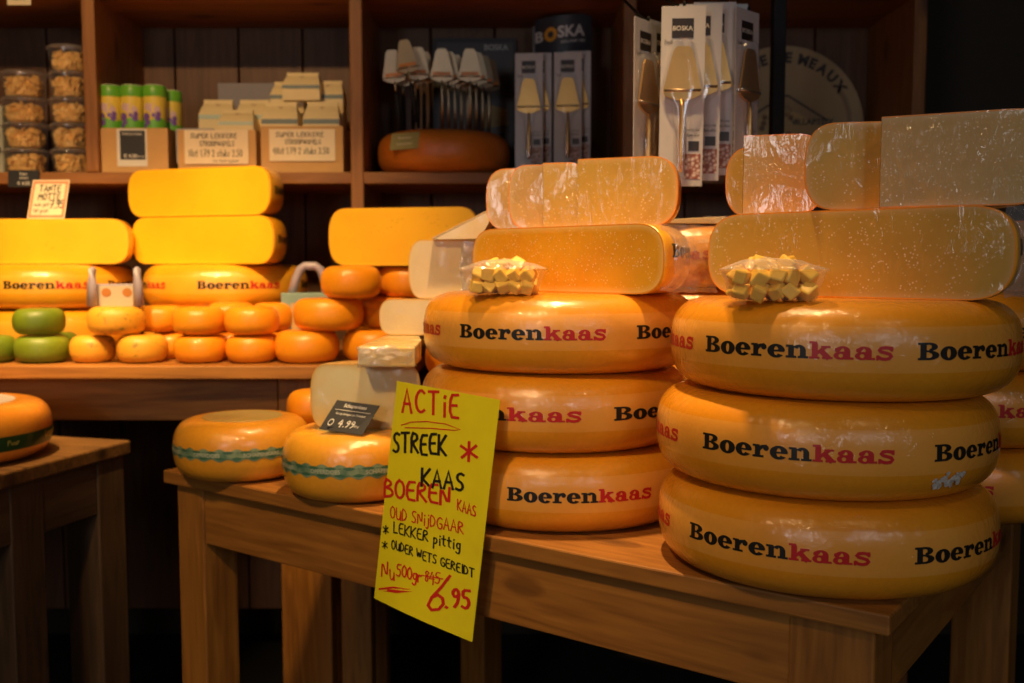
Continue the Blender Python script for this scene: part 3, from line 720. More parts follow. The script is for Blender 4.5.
# ------------------------------------------------------------------ price cards
def card(name, label, corners, thick, mat, prints, group=None, border=None, cat='price card'):
    """corners: TL, TR, BR, BL in the world; prints: list of (geometry in unit card coords w x h, material, child name, label)"""
    TL, TR, BR, BL = [Vector(c) for c in corners]; o0 = BL.copy(); TR = TL + BR - BL
    t = thing(name, label, cat, o0, 0, group)
    nrm = (BR - BL).cross(TL - BL).normalized()
    def S(u, v): return (BL * (1 - u) + BR * u) * (1 - v) + (TL * (1 - u) + TR * u) * v - o0
    q = [S(0, 0), S(1, 0), S(1, 1), S(0, 1)]; bk = [p - nrm * thick for p in q]
    mesh('card', (q + bk, [(0, 1, 2, 3), (7, 6, 5, 4), (0, 4, 5, 1), (1, 5, 6, 2), (2, 6, 7, 3), (3, 7, 4, 0)]), mat, t)
    for g, m, nm, lb in prints:
        o = mesh(nm, place2(g, lambda u, v: S(u, v) + nrm * .0004), m, t)
        if lb: o['label'] = lb
    return t
def norm(g, W, Hh): return [(x / W, y / Hh) for x, y in g[0]], g[1]
def pr(s, x, y, size, W, Hh, bold=0, center=False):
    g = printed(s, size, bold); w = gwidth(g); return norm(shift(g, x - (w / 2 if center else 0), y), W, Hh)

# big yellow sign: stands against the table edge
PL3 = Vector((PL.x, PL.y, 0)); off = -.017
def on_edge(px, py, o=off):
    d = ray(px, py); t = ((PL3.dot(EN) + o) - EYE.dot(EN)) / d.dot(EN); return EYE + d * t
YTL, YTR, YBR, YBL = on_edge(397, 381), on_edge(500, 400), on_edge(472, 642), on_edge(374, 598)
ys = thing('yellow_sign', 'bright yellow handwritten sign hanging on the front table edge', 'sign', (YBL.x, YBL.y, YBL.z))
def YS(u, v, o=0):
    p = (YBL * (1 - u) + YBR * u) * (1 - v) + (YTL * (1 - u) + YTR * u) * v
    curl = .010 * (1 - v) ** 2 * math.sin(PI * u) ; sag = -.004 * math.sin(PI * u) * (1 - v) ** 2
    return p - EN * (curl + o) + Vector((0, 0, -sag)) - YBL
V, F = [], []
NU, NV = 10, 16
for i in range(NU + 1):
    for j in range(NV + 1): V.append(YS(i / NU, j / NV))
for i in range(NU):
    for j in range(NV): a = i * (NV + 1) + j; F.append((a, a + NV + 1, a + NV + 2, a + 1))
nv = len(V); V += [p + EN * .0008 for p in V]; F += [tuple(i + nv for i in q)[::-1] for q in F]
M_yellow = plain('yellow_paper', (.95, .80, .015), .42, coat=.25)
mesh('paper', (V, F), M_yellow, ys, True)
M_mr = plain('red_marker', (.68, .02, .015), .5); M_mb = plain('black_marker', (.02, .015, .012), .5)
# sign text: positions read off the sheet, turned into sheet coordinates (u across, v up)
QTL, QTR, QBR, QBL = (93, 30), (340, 75), (272, 662), (33, 555)
def sheet(x, y):
    u, v = .5, .5
    for _ in range(12):
        f = [(QBL[i] * (1 - u) + QBR[i] * u) * (1 - v) + (QTL[i] * (1 - u) + QTR[i] * u) * v - (x, y)[i] for i in (0, 1)]
        du = [(QBR[i] - QBL[i]) * (1 - v) + (QTR[i] - QTL[i]) * v for i in (0, 1)]
        dv_ = [-(QBL[i] * (1 - u) + QBR[i] * u) + (QTL[i] * (1 - u) + QTR[i] * u) for i in (0, 1)]
        D = du[0] * dv_[1] - dv_[0] * du[1]; u -= (f[0] * dv_[1] - dv_[0] * f[1]) / D; v -= (du[0] * f[1] - f[0] * du[1]) / D
    return u, v
def line(s_, x0, y0, x1, y1, h, w, sp=.2, wob=.05):
    L = math.hypot(x1 - x0, y1 - y0); c, sn = (x1 - x0) / L, (y1 - y0) / L
    g = write(s_, 0, 0, h, w, 0, sp, wob, L)
    return [(x0 + a * c, y0 + a * sn - b) for a, b in g[0]], [q[::-1] for q in g[1]]
def stroke(pts, w): v, f = g_stroke(pts, w); return v, [q[::-1] for q in f]
def yw(lst, mat):
    for g in lst: mesh('writing', place2(g, lambda x, y: YS(*sheet(x, y), .0006)), mat, ys)
yw([line('ACTiE', 108, 103, 245, 116, 54, 6.5, .3), line('*', 250, 220, 288, 222, 50, 6.5), line('BOEREN', 62, 303, 225, 328, 44, 6.5, .18), 
    stroke([(105, 134), (130, 127), (170, 126), (215, 132), (250, 145), (235, 147), (180, 142), (115, 140)], 2.6),
    line('KAAS', 244, 338, 285, 352, 26, 3.2), line('OUD SNijDGAAR', 78, 357, 257, 396, 29, 3.2), line('Nu', 56, 500, 92, 511, 40, 4.2), line('500gr', 98, 502, 162, 518, 30, 4.0, .1),
    line('845', 170, 516, 206, 522, 28, 3.0, .1), stroke([(163, 500), (212, 508)], 3.0),
    stroke([(228, 500), (208, 530), (188, 555), (180, 575), (188, 586), (204, 584), (214, 570), (212, 556), (202, 548), (188, 555)], 7), stroke([(219, 577), (222, 579)], 7),
    line('95', 232, 577, 270, 582, 46, 7, .2), stroke([(50, 533), (90, 530), (135, 535), (62, 538), (100, 542), (138, 541), (75, 536)], 5)], M_mr)
yw([line('STREEK', 84, 197, 216, 207, 47, 6.5), line('KAAS', 158, 281, 258, 290, 42, 6.5), line('*', 58, 395, 73, 398, 22, 3.6), line('LEKKER pittig', 88, 394, 250, 437, 26, 3.6),
    line('*', 56, 431, 71, 435, 20, 3.4), line('OUDER WETS GEREIDT', 83, 432, 280, 502, 22, 3.4)], M_mb)

# black price card on the banded wheel
cz = ETOP + .1035
BL_, BR_ = atY(319, 429, 1.452), atY(362, 435, 1.437)
TL_, TR_ = atY(337, 400, 1.472), atY(375, 404, 1.457)
W, Hh = 9., 6.
pc = card('price_card', 'small black slate price card tilted on the green-banded wheel', (TL_, TR_, BR_, BL_), .0015, M_darkcard, [
    (pr('Schapenkaas', 4.5, 4.6, .95, W, Hh, .02, True), M_white, 'printing', None), (norm(g_rect(.8, 4.15, 8.2, 4.25), W, Hh), M_white, 'printing', None),
    (pr('Romig belegen uit Friesland', 4.5, 3.15, .56, W, Hh, .01, True), M_white, 'printing', None), (norm(write('4.99', 3.2, 1.0, 1.3, .2), W, Hh), M_white, 'printing', None),
    (pr('500 gr', 6.3, 1.1, .5, W, Hh, 0), M_white, 'printing', None), (norm(g_ring(1.5, 1.6, .55, .7, .4, .5), W, Hh), M_white, 'printing', None)], 'small price cards')
mesh('card_holder', box(.012, .026, -.002, .016, -.0015, .004, .001), M_blackp, pc)

# ------------------------------------------------------------------ back table: large wheels and cut halves
h2 = .1015
cb1 = (atY(52, 300, 2.38).x, 2.40); cb2 = (atY(225, 300, 2.38).x, 2.40)
GB = 'large cheese wheels on the back table'
big_wheel('large orange wheel lowest at the left end of the back table, behind green cheeses', cb1, BT, 3, Rr=.19, h=h2, mat=M_wheel_bg, group=GB, phi=R(-200), reps=0)
big_wheel('large orange wheel lowest behind the rows of small round cheeses', cb2, BT, 197, Rr=.19, h=h2, mat=M_wheel_bg, group=GB, phi=R(-40), reps=0)
big_wheel('large golden wheel with black and red lettering at the left edge of the photo', cb1, BT + h2 + .001, (3, 90, 108), Rr=.19, h=h2, mat=M_wheel_bg, group=GB)
big_wheel('large golden wheel with black and red lettering under the two stacked yellow halves', cb2, BT + h2 + .001, (197, 280, 301), Rr=.19, h=h2, mat=M_wheel_bg, group=GB)
zb = BT + 2 * h2 + .002
GY = 'young yellow cheese halves at the back'
xl = atY(129, 240, 2.30).x; sector('cheese_half', 'yellow half wheel with bare cut face at the left edge', (xl - .19, 2.30, zb), R(-1), .19, .103, 0, 180, M_cut_yellow, M_wheel_bg, GY, a=.045)
xm = (atY(129, 240, 2.30).x + atY(276, 240, 2.26).x) / 2
sector('cheese_half', 'yellow half wheel, lower one of the two stacked halves', (xm - .004, 2.285, zb), R(-20), .192, .108, 0, 180, M_cut_yellow, M_wheel_bg, GY, a=.045, text=(-64, 3))
sector('cheese_half', 'yellow half wheel, upper one of the two stacked halves', (xm - .010, 2.285, zb + .1085), R(-20), .192, .108, 0, 180, M_cut_yellow, M_wheel_bg, GY, a=.045, text=(-64, 3))
# ---- small cheeses: (px centre, row, Y, radius, height, material key, label)
RH = .0585
def small(label, pxc, py_bottom, Y, rpx, h, mat, group, name='small_cheese', z=None, tilt=(0, 0)):
    Rr = rpx / 1000 * Y; X = atY(pxc, 340, Y).x
    return plain_wheel(name, label, (X, Y), z, Rr, h, mat, group, tilt=tilt)
Yf = 2.085
GS = 'small orange cheeses on the back table'; GH = 'small herb cheeses'; GG = 'small green cheeses'
small('green cheese resting on top of the other green ones', 40, 336, Yf, 25, .054, M_green, GG, z=BT + RH)
small('green cheese cut off by the left edge of the photo', -9, 364, Yf, 25, .056, M_green, GG, z=BT)
small('green cheese in the bottom row directly under the top one', 42, 364, Yf, 26.5, .056, M_green, GG, z=BT)
small('green cheese half hidden behind the bottom row', 57, 364, Yf + .105, 21, .056, M_green, GG, z=BT)
small('speckled herb cheese, upper one carrying the lilac carton', 117, 337, Yf, 28, .058, M_herb, GH, z=BT + RH)
small('speckled herb cheese, bottom left beside the green cheeses', 93, 364, Yf, 22, .056, M_herb, GH, z=BT)
small('speckled herb cheese, bottom right of the herb cheeses', 142, 364, Yf, 25, .057, M_herb, GH, z=BT)
small('plain orange cheese behind the upper speckled herb cheese', 160, 336, Yf + .09, 24, .056, M_small, GS, z=BT + RH)
small('plain orange cheese at the bottom behind the herb cheeses', 170, 364, Yf + .10, 22, .056, M_small, GS, z=BT)
small('orange cheese, upper of the pair right of the herb cheeses', 199, 337, Yf, 26, .057, M_small, GS, z=BT + RH)
small('orange cheese, lower of the pair right of the herb cheeses', 200, 364, Yf, 25.5, .057, M_small, GS, z=BT)
small('orange cheese, upper left beside the teal carton', 252, 338, Yf, 27, .058, M_small, GS, z=BT + RH)
small('orange cheese, lower one left of the bigger orange cheeses', 251, 364, Yf, 25, .057, M_small, GS, z=BT)
small('orange cheese tucked behind the upper pair', 232, 336, Yf + .12, 24, .062, M_small, GS, z=BT + RH)
small('orange cheese peeping out behind beside the teal carton', 274, 336, Yf + .12, 22, .062, M_small, GS, z=BT + RH)
small('orange cheese under the ones peeping out behind, left', 232, 364, Yf + .12, 24, .057, M_small, GS, z=BT)
small('orange cheese under the ones peeping out behind, right', 276, 364, Yf + .12, 22, .057, M_small, GS, z=BT)
GM = 'medium orange cheeses at the right end of the back table'; h3 = .0665
small('medium orange cheese in the bottom row at the left', 307, 366, 2.09, 32, h3, M_small, GM, z=BT)
small('medium orange cheese in the bottom row, half hidden behind the wrapped wedge', 375, 363, 2.12, 32, h3, M_small, GM, z=BT)
small('medium orange cheese in the middle row, widest one in full view', 329, 336, 2.10, 35, h3, M_small, GM, z=BT + h3 + .0005)
small('medium orange cheese in the middle row, partly behind the white piece', 393, 334, 2.16, 31, h3, M_small, GM, z=BT + h3 + .0005)
small('medium orange cheese in the top row, tilted at the left', 352, 302, 2.08, 30, h3, M_small, GM, z=BT + 2 * h3 + .001, tilt=(0, 0))
small('medium orange cheese in the top row beside the white goat cheese', 409, 300, 2.17, 30, h3, M_small, GM, z=BT + 2 * h3 + .001)
small('medium orange cheese in the top row, furthest back', 378, 300, 2.30, 32, h3, M_small, GM, z=BT + 2 * h3 + .001)
small('medium orange cheese under the furthest back one', 378, 300, 2.30, 32, h3, M_small, GM, z=BT + h3 + .0005)
small('lowest medium orange cheese in the rear column', 378, 300, 2.30, 32, h3, M_small, GM, z=BT)
sector('cheese_half', 'yellow half wheel lying across the medium orange cheeses', (atY(402, 240, 2.10).x, 2.10, BT + 3 * h3 + .0015), R(-14), .165, .121, 0, 180, M_cut_yellow, M_wheel_bg, GY, a=.045)
small('orange cheese behind the green-banded wheels', 312, 430, 1.80, 26, .062, M_small, 'orange cheese behind banded wheels', z=ETOP + .062)
small('orange cheese under the one behind the green-banded wheels', 312, 430, 1.80, 26, .062, M_small, 'orange cheese behind banded wheels', z=ETOP)

# cartons with handles
M_lilac = plain('lilac_plastic', (.36, .31, .38), .35); M_teal = plain('pale_teal_card', (.22, .34, .30), .5); M_brown = plain('brown_print', (.42, .16, .03), .5)
def carton(label, px0, px1, pyb, pyt, pyh, Y, mat, hm, z0, prong=False):
    X0, X1 = atY(px0, 300, Y).x, atY(px1, 300, Y).x; zt = atY(px0, pyt, Y).z; zh = atY(px0, pyh, Y).z; w = X1 - X0
    t = thing('carry_carton', label, 'carton', ((X0 + X1) / 2, Y, z0), 0, 'small cartons with handles')
    mesh('box', box(-w / 2, w / 2 * (.8 if prong else 1), -.001, .022 if prong else .05, 0, zt - z0, .002), mat, t)
    if prong:
        for s in (-1, 1):
            x = s * (w / 2 - .010)
            mesh('prong', join(tube([(x * 1.02, -.012, .0), (x * 1.0, -.012, (zh - z0) * .6), (x * .97, -.010, zh - z0 - .006), (x * .965, -.009, zh - z0)], [.011, .0095, .0085, .004], 10)), hm, t, True)
        mesh('printed_panel', box(-w / 2 + .02, w / 2 - .02, -.0022, -.0012, .0, zt - z0 - .004), plain('cream_panel', (.50, .42, .30), .5), t)
        for x in (-.022, .022): mesh('picture', xf((lambda v, f: ([(a, -.003, b) for a, b in v], f))(*g_ring(0, 0, .010, .009, 0, 0)), Matrix.Translation((x, 0, (zt - z0) * .62))), M_brown, t)
    else:
        zz = zt - z0; hh = zh - zt; a = w * .30
        path = [(-a * 1.1, .02, zz - .004), (-a * .8, .02, zz + hh * .5), (-a * .5, .02, zz + hh * .88), (-a * .2, .02, zz + hh), (a * .5, .02, zz + hh), (a * .85, .02, zz + hh * .85), (a * 1.1, .02, zz + hh * .4), (a * 1.15, .02, zz - .004)]
        mesh('handle', tube(path, .0095, 10), hm, t, True)
        mesh('side_label', box(-w / 2 + .022, w / 2 - .005, -.0022, -.0012, .0, zz - .022), plain('tan_panel', (.55, .38, .16), .5), t)
    return t
carton('lilac and white carton with two upright prongs on the speckled cheese', 90, 145, 309, 284, 267, 2.10, M_lilac, M_lilac, BT + RH + .058, True)
carton('pale teal carton with arched lilac handle between the cheeses', 281, 332, 336, 293, 266, 2.19, M_teal, M_lilac, BT + .001)

# small signs at the left
W, Hh = 9., 8.
Yc = 2.32; z0 = zb + .1035
BLc = Vector((atY(27, 218, Yc).x, Yc, z0)); BRc = Vector((atY(64, 218, Yc).x, Yc, z0))
TLc = atY(33, 180, Yc + .02); TRc = atY(73, 178, Yc + .02)
M_cream = plain('cream_card', (.86, .72, .48), .5); M_salmon = plain('salmon_border', (.85, .22, .10), .5)
card('price_card', 'white price card with red border standing on the left yellow half', (TLc, TRc, BRc, BLc), .0015, M_cream, [
    (gj(*[norm(g, W, Hh) for g in (g_rect(.25, .25, 8.75, .75), g_rect(.25, 7.25, 8.75, 7.75), g_rect(.25, .25, .75, 7.75), g_rect(8.25, .25, 8.75, 7.75))]), M_salmon, 'border', None),
    (norm(gj(write('TANTE', 2.0, 5.6, 1.3, .26), write('MOTTE', 2.0, 3.9, 1.3, .26), write('oude geit', 1.2, 2.6, .7, .12), write('100 gram', 1.2, 1.3, .7, .12), write('7.95', 5.1, 2.2, 1.6, .28, sp=.1)), W, Hh), M_mb, 'writing', None)], 'small price cards')
Yd = 2.3935
def shelf_tag(label, px0, px1, py0, py1, lines, mat=M_darkcard, ink=M_white, Y=Yd, nm='price_tag'):
    a, c, d, e = atY(px0, py0, Y), atY(px1, py0, Y), atY(px1, py1, Y), atY(px0, py1, Y)
    W = (c.x - a.x) * 100; Hh = (a.z - e.z) * 100
    g = gj(*[norm(shift(l, 0, 0), 1, 1) for l in lines(W, Hh)])
    return card(nm, label, (a, c, d, e), .0015, mat, [(norm(g, W, Hh), ink, 'printing', None)], 'small price cards')
def ctr(s, W, y, size, bold=.01): g = printed(s, size, bold); return shift(g, (W - gwidth(g)) / 2, y)
shelf_tag('small black price tag at the shelf edge left of the white price card', 8, 39, 170, 187, lambda W, Hh: [ctr('Kaas', W, Hh * .7, Hh * .24), ctr('vlinders', W, Hh * .48, Hh * .17), ctr('€ 4.50', W, Hh * .12, Hh * .28)])
shelf_tag('cream paper scrap hanging at the top left corner', 7, 31, -12, 5, lambda W, Hh: [ctr('actie', W, Hh * .3, Hh * .4)], M_cream, M_mb, 2.3935)

# ------------------------------------------------------------------ the shelf goods
zt_ = zs + .0008
cs = {}
M_chip, nt, b = new_mat('baked_cheese_crackers'); tc = N(nt, 'ShaderNodeTexCoord')
v = N(nt, 'ShaderNodeTexVoronoi', Scale=75.0); nt.links.new(tc.outputs['Object'], v.inputs['Vector'])
nt.links.new(ramp(nt, v.outputs['Distance'], [(.1, (.95, .68, .26)), (.7, (.82, .50, .15))]), b.inputs['Base Color'])
bp = N(nt, 'ShaderNodeBump', Strength=.8, Distance=.004); nt.links.new(v.outputs['Distance'], bp.inputs['Height']); nt.links.new(bp.outputs[0], b.inputs['Normal'])
def cup(label, X, Y, z, rt, hh, fill, seed):
    t = thing('snack_cup', label, 'plastic cup', (X, Y, z), 0, 'clear snack cups on the shelf')
    rb = rt * .80
    mesh('cup_wall', lathe([(0, .0006), (rb, .0006), (rt, hh - .012), (rt, hh - .010)], 32), M_tub, t, True)
    mesh('lid', lathe([(rt, hh - .012), (rt * 1.07, hh - .011), (rt * 1.07, hh - .007), (rt * .95, hh - .0055), (rt * .9, hh - .002), (rt * .6, hh - .0015), (0, hh - .0015)], 32), film('lid_plastic', .22, crinkle=.1, scale=20), t, True)
    # contents: many broken crackers
    rnd = random.Random(seed); V, F = [], []
    core = [(0, .003), (rb - .010, .003), ((rb + rt) / 2 - .010, (hh - .02) * .7), (0, (hh - .02) * .85)]
    V, F = lathe(core, 16)
    for k in range(170):
        a = rnd.random() * 2 * PI; zz = .006 + rnd.random() * (hh - .026) * fill; lim = (rb + (rt - rb) * zz / hh) - .009
        r = lim * math.sqrt(rnd.uniform(.3, 1)); e = Matrix.Rotation(rnd.random() * 3, 3, 'X') @ Matrix.Rotation(rnd.random() * 3, 3, 'Y')
        s = rnd.uniform(.008, .012); q = [(e @ Vector(c)) * s for c in ((-.9, -.6, 0), (.9, -.7, .1), (1, .6, 0), (0, .95, .35), (-1, .5, 0))]
        c = Vector((r * math.cos(a), r * math.sin(a), max(zz, s))); bb = len(V)
        V += [c + p for p in q] + [c + p + (e @ Vector((0, 0, .0022))) for p in q]
        F += [(bb, bb + 1, bb + 2, bb + 3, bb + 4), (bb + 9, bb + 8, bb + 7, bb + 6, bb + 5)] + [(bb + i, bb + 5 + i, bb + 5 + (i + 1) % 5, bb + (i + 1) % 5) for i in range(5)]
    o = mesh('crackers', (V, F), M_chip, None, False, (X, Y, z)); tag(o, label.replace('snack cup', 'crackers in the snack cup').replace('clear ', ''), 'crackers', None, 'stuff')
XA, XB = atY(25, 120, 2.47).x, atY(70, 120, 2.47).x; ch = .0615
od = ['lowest', 'second from below', 'third from below', 'fourth from below', 'fifth and topmost']
for k in range(4): cup('clear snack cup, %s in the left column of four' % (od[k] if k < 3 else 'topmost'), XA, 2.47, zt_ + k * ch, .051, .0613, .95, k)
for k in range(5): cup('clear snack cup, %s in the right column of five' % od[k], XB, 2.47, zt_ + k * ch, .0455, .0613, .95, k + 10)
bg_ = thing('snack_bag', 'pale snack bag with dark dots at the left edge of the shelf', 'bag', (atY(-2, 120, 2.5).x, 2.5, zt_))
mesh('bag', wobble(box(-.03, .02, -.02, .02, 0, .17, .006), .004, 4, 20), plain('pale_bag', (.5, .5, .36), .5), bg_)
mesh('printed_dots', join(*[([(x + a * .007, -.0265, z + c * .009) for a, c in [(math.cos(q * PI / 4), math.sin(q * PI / 4)) for q in range(8)]], [tuple(range(8))]) for x, z in ((-.0, .08), (.008, .10), (.0, .125), (.01, .06))]), M_darkcard, bg_)

# box with shaker tubes
def cbox(label, px0, px1, pyt, Y, depth, mat, z=None, slant=.0):
    X0, X1 = atY(px0, 150, Y).x, atY(px1, 150, Y).x; z = zt_ if z is None else z; hh = atY(px0, pyt, Y).z - z; w = X1 - X0; th = .003
    t = thing('display_box', label, 'box', ((X0 + X1) / 2, Y, z), 0, 'cardboard display boxes on the shelf')
    mesh('box', join(box(-w / 2, w / 2, 0, th, 0, hh), box(-w / 2, w / 2, depth - th, depth, 0, hh * .9), box(-w / 2, -w / 2 + th, th, depth - th, 0, hh), box(w / 2 - th, w / 2, th, depth - th, 0, hh), box(-w / 2 + th, w / 2 - th, th, depth - th, 0, .003)), mat, t)
    return t, (X0 + X1) / 2, w, hh
Yb = 2.415
t1, x1, w1, hb1 = cbox('brown cardboard box holding the green and yellow shakers', 98, 168, 128, Yb, .15, M_cardboard)
mesh('paper_label', box(-.038, .034, -.0008, -.0002, .014, hb1 - .002), M_white, t1)
mesh('price_label', box(-.030, .030, -.0016, -.0009, .030, hb1 - .006), M_darkcard, t1)
gl = gj(shift(printed('STROOI KAAS', .0075, .01), -.024, hb1 - .017), shift(printed('€ 4.50', .012, .02), -.022, .034), shift(printed('per stuk', .006, .01), .012, .034))
mesh('printing', place2(gl, lambda x, y: (x, -.0018, y)), M_white, t1)
M_tg = plain('shaker_green', (.16, .50, .04), .35); M_ty = plain('shaker_yellow', (.85, .68, .10), .35); M_tl = plain('shaker_purple', (.20, .10, .42), .4); M_tp = plain('shaker_lilac', (.70, .50, .52), .4)
M_flesh = plain('shaker_cap', (.72, .80, .55), .4)
def shaker(label, X, Y, z, ztop):
    t = thing('cheese_shaker', label, 'shaker', (X, Y, z), 0, 'cheese shakers in the cardboard box'); r = .0268; hh = ztop - z; lo = hh - .165
    mesh('tube', lathe([(0, 0), (r, 0), (r, hh - .004)], 32), M_ty, t, True)
    mesh('cap', lathe([(r * 1.01, hh - .028), (r * 1.03, hh - .027), (r * 1.03, hh - .004), (r * .98, hh - .002)], 32), M_tg, t, True)
    mesh('cap_top', lathe([(r * .98, hh - .002), (r * .9, hh), (0, hh)], 32), M_flesh, t)
    def wrap(pts, zc, off): return [((r + off) * math.cos(a), (r + off) * math.sin(a), zz) for a, zz in pts]
    V, F = [], []
    for i in range(33):
        a = 2 * PI * i / 32; top = .045 + .012 * math.sin(a * 3 + X * 90)
        V += [((r + .0003) * math.cos(a), (r + .0003) * math.sin(a), 0), ((r + .0003) * math.cos(a), (r + .0003) * math.sin(a), lo + .165 * .42 + top * .3)]
    for i in range(32): F.append((2 * i, 2 * i + 2, 2 * i + 3, 2 * i + 1))
    mesh('meadow_print', (V, F), M_tg, t)
    blobs, b2 = [], []
    rnd = random.Random(X)
    for k, (da, zz, s) in enumerate(((-.5, .088, .010), (-.35, .075, .007), (.55, .085, .007), (-.6, .068, .006), (.2, .092, .005), (.62, .095, .006))):
        a0 = -PI / 2 + da
        blobs.append(([((r + .0007) * math.cos(a0 + math.cos(q * PI / 5) * s / r), (r + .0007) * math.sin(a0 + math.cos(q * PI / 5) * s / r), lo + zz + math.sin(q * PI / 5) * s) for q in range(10)], [tuple(range(10))]))
    for da, zz, s in ((.1, .108, .012), (-.35, .112, .009), (.5, .105, .008)):
        a0 = -PI / 2 + da
        b2.append(([((r + .0005) * math.cos(a0 + math.cos(q * PI / 5) * s / r), (r + .0005) * math.sin(a0 + math.cos(q * PI / 5) * s / r), lo + zz + math.sin(q * PI / 5) * s) for q in range(10)], [tuple(range(10))]))
    mesh('purple_print', join(*blobs), M_tl, t); mesh('lilac_print', join(*b2), M_tp, t)
zsh = atY(110, 86, 2.45).z
for k, (px, Y) in enumerate(((111, 2.45), (132.5, 2.45), (155, 2.45), (171, 2.50))):
    shaker(['leftmost shaker tube in the cardboard box', 'second shaker tube from the left in the cardboard box', 'third shaker tube from the left in the cardboard box', 'shaker tube set back at the right of the cardboard box'][k], atY(px, 110, Y).x, Y, zt_ + .0038, zsh - (.004 if k == 3 else 0))
# two boxes of waffle bags with hand-written cards
def wbox(label, px0, px1, pyt, cpx, cpy, txt1, txt2, clabel):
    t, x, w, hh = cbox(label, px0, px1, pyt, Yb, .16, M_cardboard)
    c0, c1 = atY(cpx[0], cpy[0], Yb - .004), atY(cpx[1], cpy[0], Yb - .004); zt2 = c0.z; zb2 = atY(cpx[0], cpy[1], Yb - .004).z
    W = (c1.x - c0.x) * 100; Hh = (zt2 - zb2) * 100
    g = gj(write('SUPER LEKKERE', W * .10, Hh * .76, Hh * .14, .17, width=W * .72), write('STROOPWAFELS', W * .24, Hh * .53, Hh * .14, .17, width=W * .54), write(txt1, W * .06, Hh * .22, Hh * .2, .17, width=W * .84), write(txt2, W * .45, Hh * .06, Hh * .08, .07))
    card('price_card', clabel, (Vector((c0.x, Yb - .004, zt2)), Vector((c1.x, Yb - .004, zt2)), Vector((c1.x, Yb - .004, zb2)), Vector((c0.x, Yb - .004, zb2))), .001, M_cream, [(norm(g, W, Hh), M_mb, 'writing', None)], 'handwritten price cards on the shelf')
    return t, x, w, hh
wbox('cardboard box with cream card, left one of the waffle boxes', 178, 256, 130, (184, 248), (130, 164), '10st 1.79 2 stuks 3.50', 'los verkrijgbaar', 'handwritten cream card on the left waffle box')
wbox('cardboard box with cream card, right one of the waffle boxes', 261, 343, 126, (269, 335), (129, 161), '48st 1.79 2 stuks 3.50', '', 'handwritten cream card on the right waffle box')
M_bag = plain('cream_paper_bag', (.86, .70, .38), .6); M_bagb = plain('blue_grey_band', (.16, .22, .22), .5); M_bagt = plain('pale_teal_band', (.50, .62, .52), .5); M_inkb = plain('tan_print', (.62, .46, .26), .5)
def paperbag(label, px0, px1, pyt, pyb, Y, band, lean=0, zbase=None):
    X0, X1 = atY(px0, 110, Y).x, atY(px1, 110, Y).x; w = X1 - X0; zt = atY(px0, pyt, Y).z; zm = atY(px0, pyb, Y).z; z0 = zbase if zbase is not None else zt_ + .004; hh = zt - z0; fl = zt - zm
    t = thing('waffle_bag', label, 'paper bag', ((X0 + X1) / 2, Y, z0), 0, 'paper bags of waffles')
    # folded top: narrows to the crimp then flares
    sec = [(-w / 2, 0, .028), (-w / 2, hh - fl * .75, .028), (-w / 2 * .92, hh - fl * .45, .018), (-w / 2 * .84, hh - fl * .2, .006), (-w / 2 * .86, hh, .002)]
    V = []; 
    for x, z, d in sec: V += [(x, -d, z), (-x, -d, z), (-x, d, z), (x, d, z)]
    F = [(3, 2, 1, 0)] + [(4 * k + i, 4 * k + (i + 1) % 4, 4 * k + 4 + (i + 1) % 4, 4 * k + 4 + i) for k in range(len(sec) - 1) for i in range(4)] + [(16, 17, 18, 19)]
    mesh('bag', (V, F), M_bag, t)
    zz = hh - fl * .98
    mesh('printed_band', box(-w / 2 * .99, w / 2 * .99, -.0288, -.0282, max(zz, .001), zz + fl * .20), band, t)
    mesh('print_mark', ([(-.008, -.0095, hh - fl * .22), (.008, -.0095, hh - fl * .22), (0, -.0135, hh - fl * .34)], [(0, 2, 1)]), M_inkb, t)
paperbag('cream waffle bag at the back left of the left box', 202, 236, 100, 121, 2.50, M_bagt)
paperbag('cream waffle bag at the back right of the left box', 238, 272, 100, 121, 2.50, M_bagt)
paperbag('cream waffle bag in the middle front of the left box', 221, 256, 110, 127, 2.447, M_bagt)
paperbag('cream waffle bag at the left front of the right box', 264, 300, 102, 126, 2.447, M_bagb)
paperbag('cream waffle bag at the right front of the right box', 305, 341, 102, 126, 2.447, M_bagb)
zk = atY(275, 101, 2.50).z
paperbag('cream waffle bag in the second tier at the left', 273, 306, 82, 101, 2.52, M_bagb)
paperbag('cream waffle bag in the second tier at the right', 312, 345, 81, 101, 2.52, M_bagb)
paperbag('cream waffle bag topmost and centre of the right box', 285, 322, 73, 91, 2.49, M_bagb, zbase=atY(285, 102, 2.49).z)
gs = thing('grey_packet', 'flat grey packet lying in the left waffle box', 'packet', (atY(196, 124, 2.44).x, 2.435, zt_ + .02))
mesh('packet', wobble(box(-.045, .045, -.012, .02, 0, .085, .004), .003, 6, 20), plain('grey_packet_foil', (.45, .42, .42), .4), gs)
gp = thing('grey_tray', 'grey folded sheet standing behind the waffle bags', 'packaging', (atY(247, 90, 2.6).x, 2.60, zt_))
mesh('sheet', box(-.075, .16, 0, .006, 0, atY(247, 83, 2.6).z - zt_, .001), plain('grey_card', (.26, .24, .26), .6), gp)

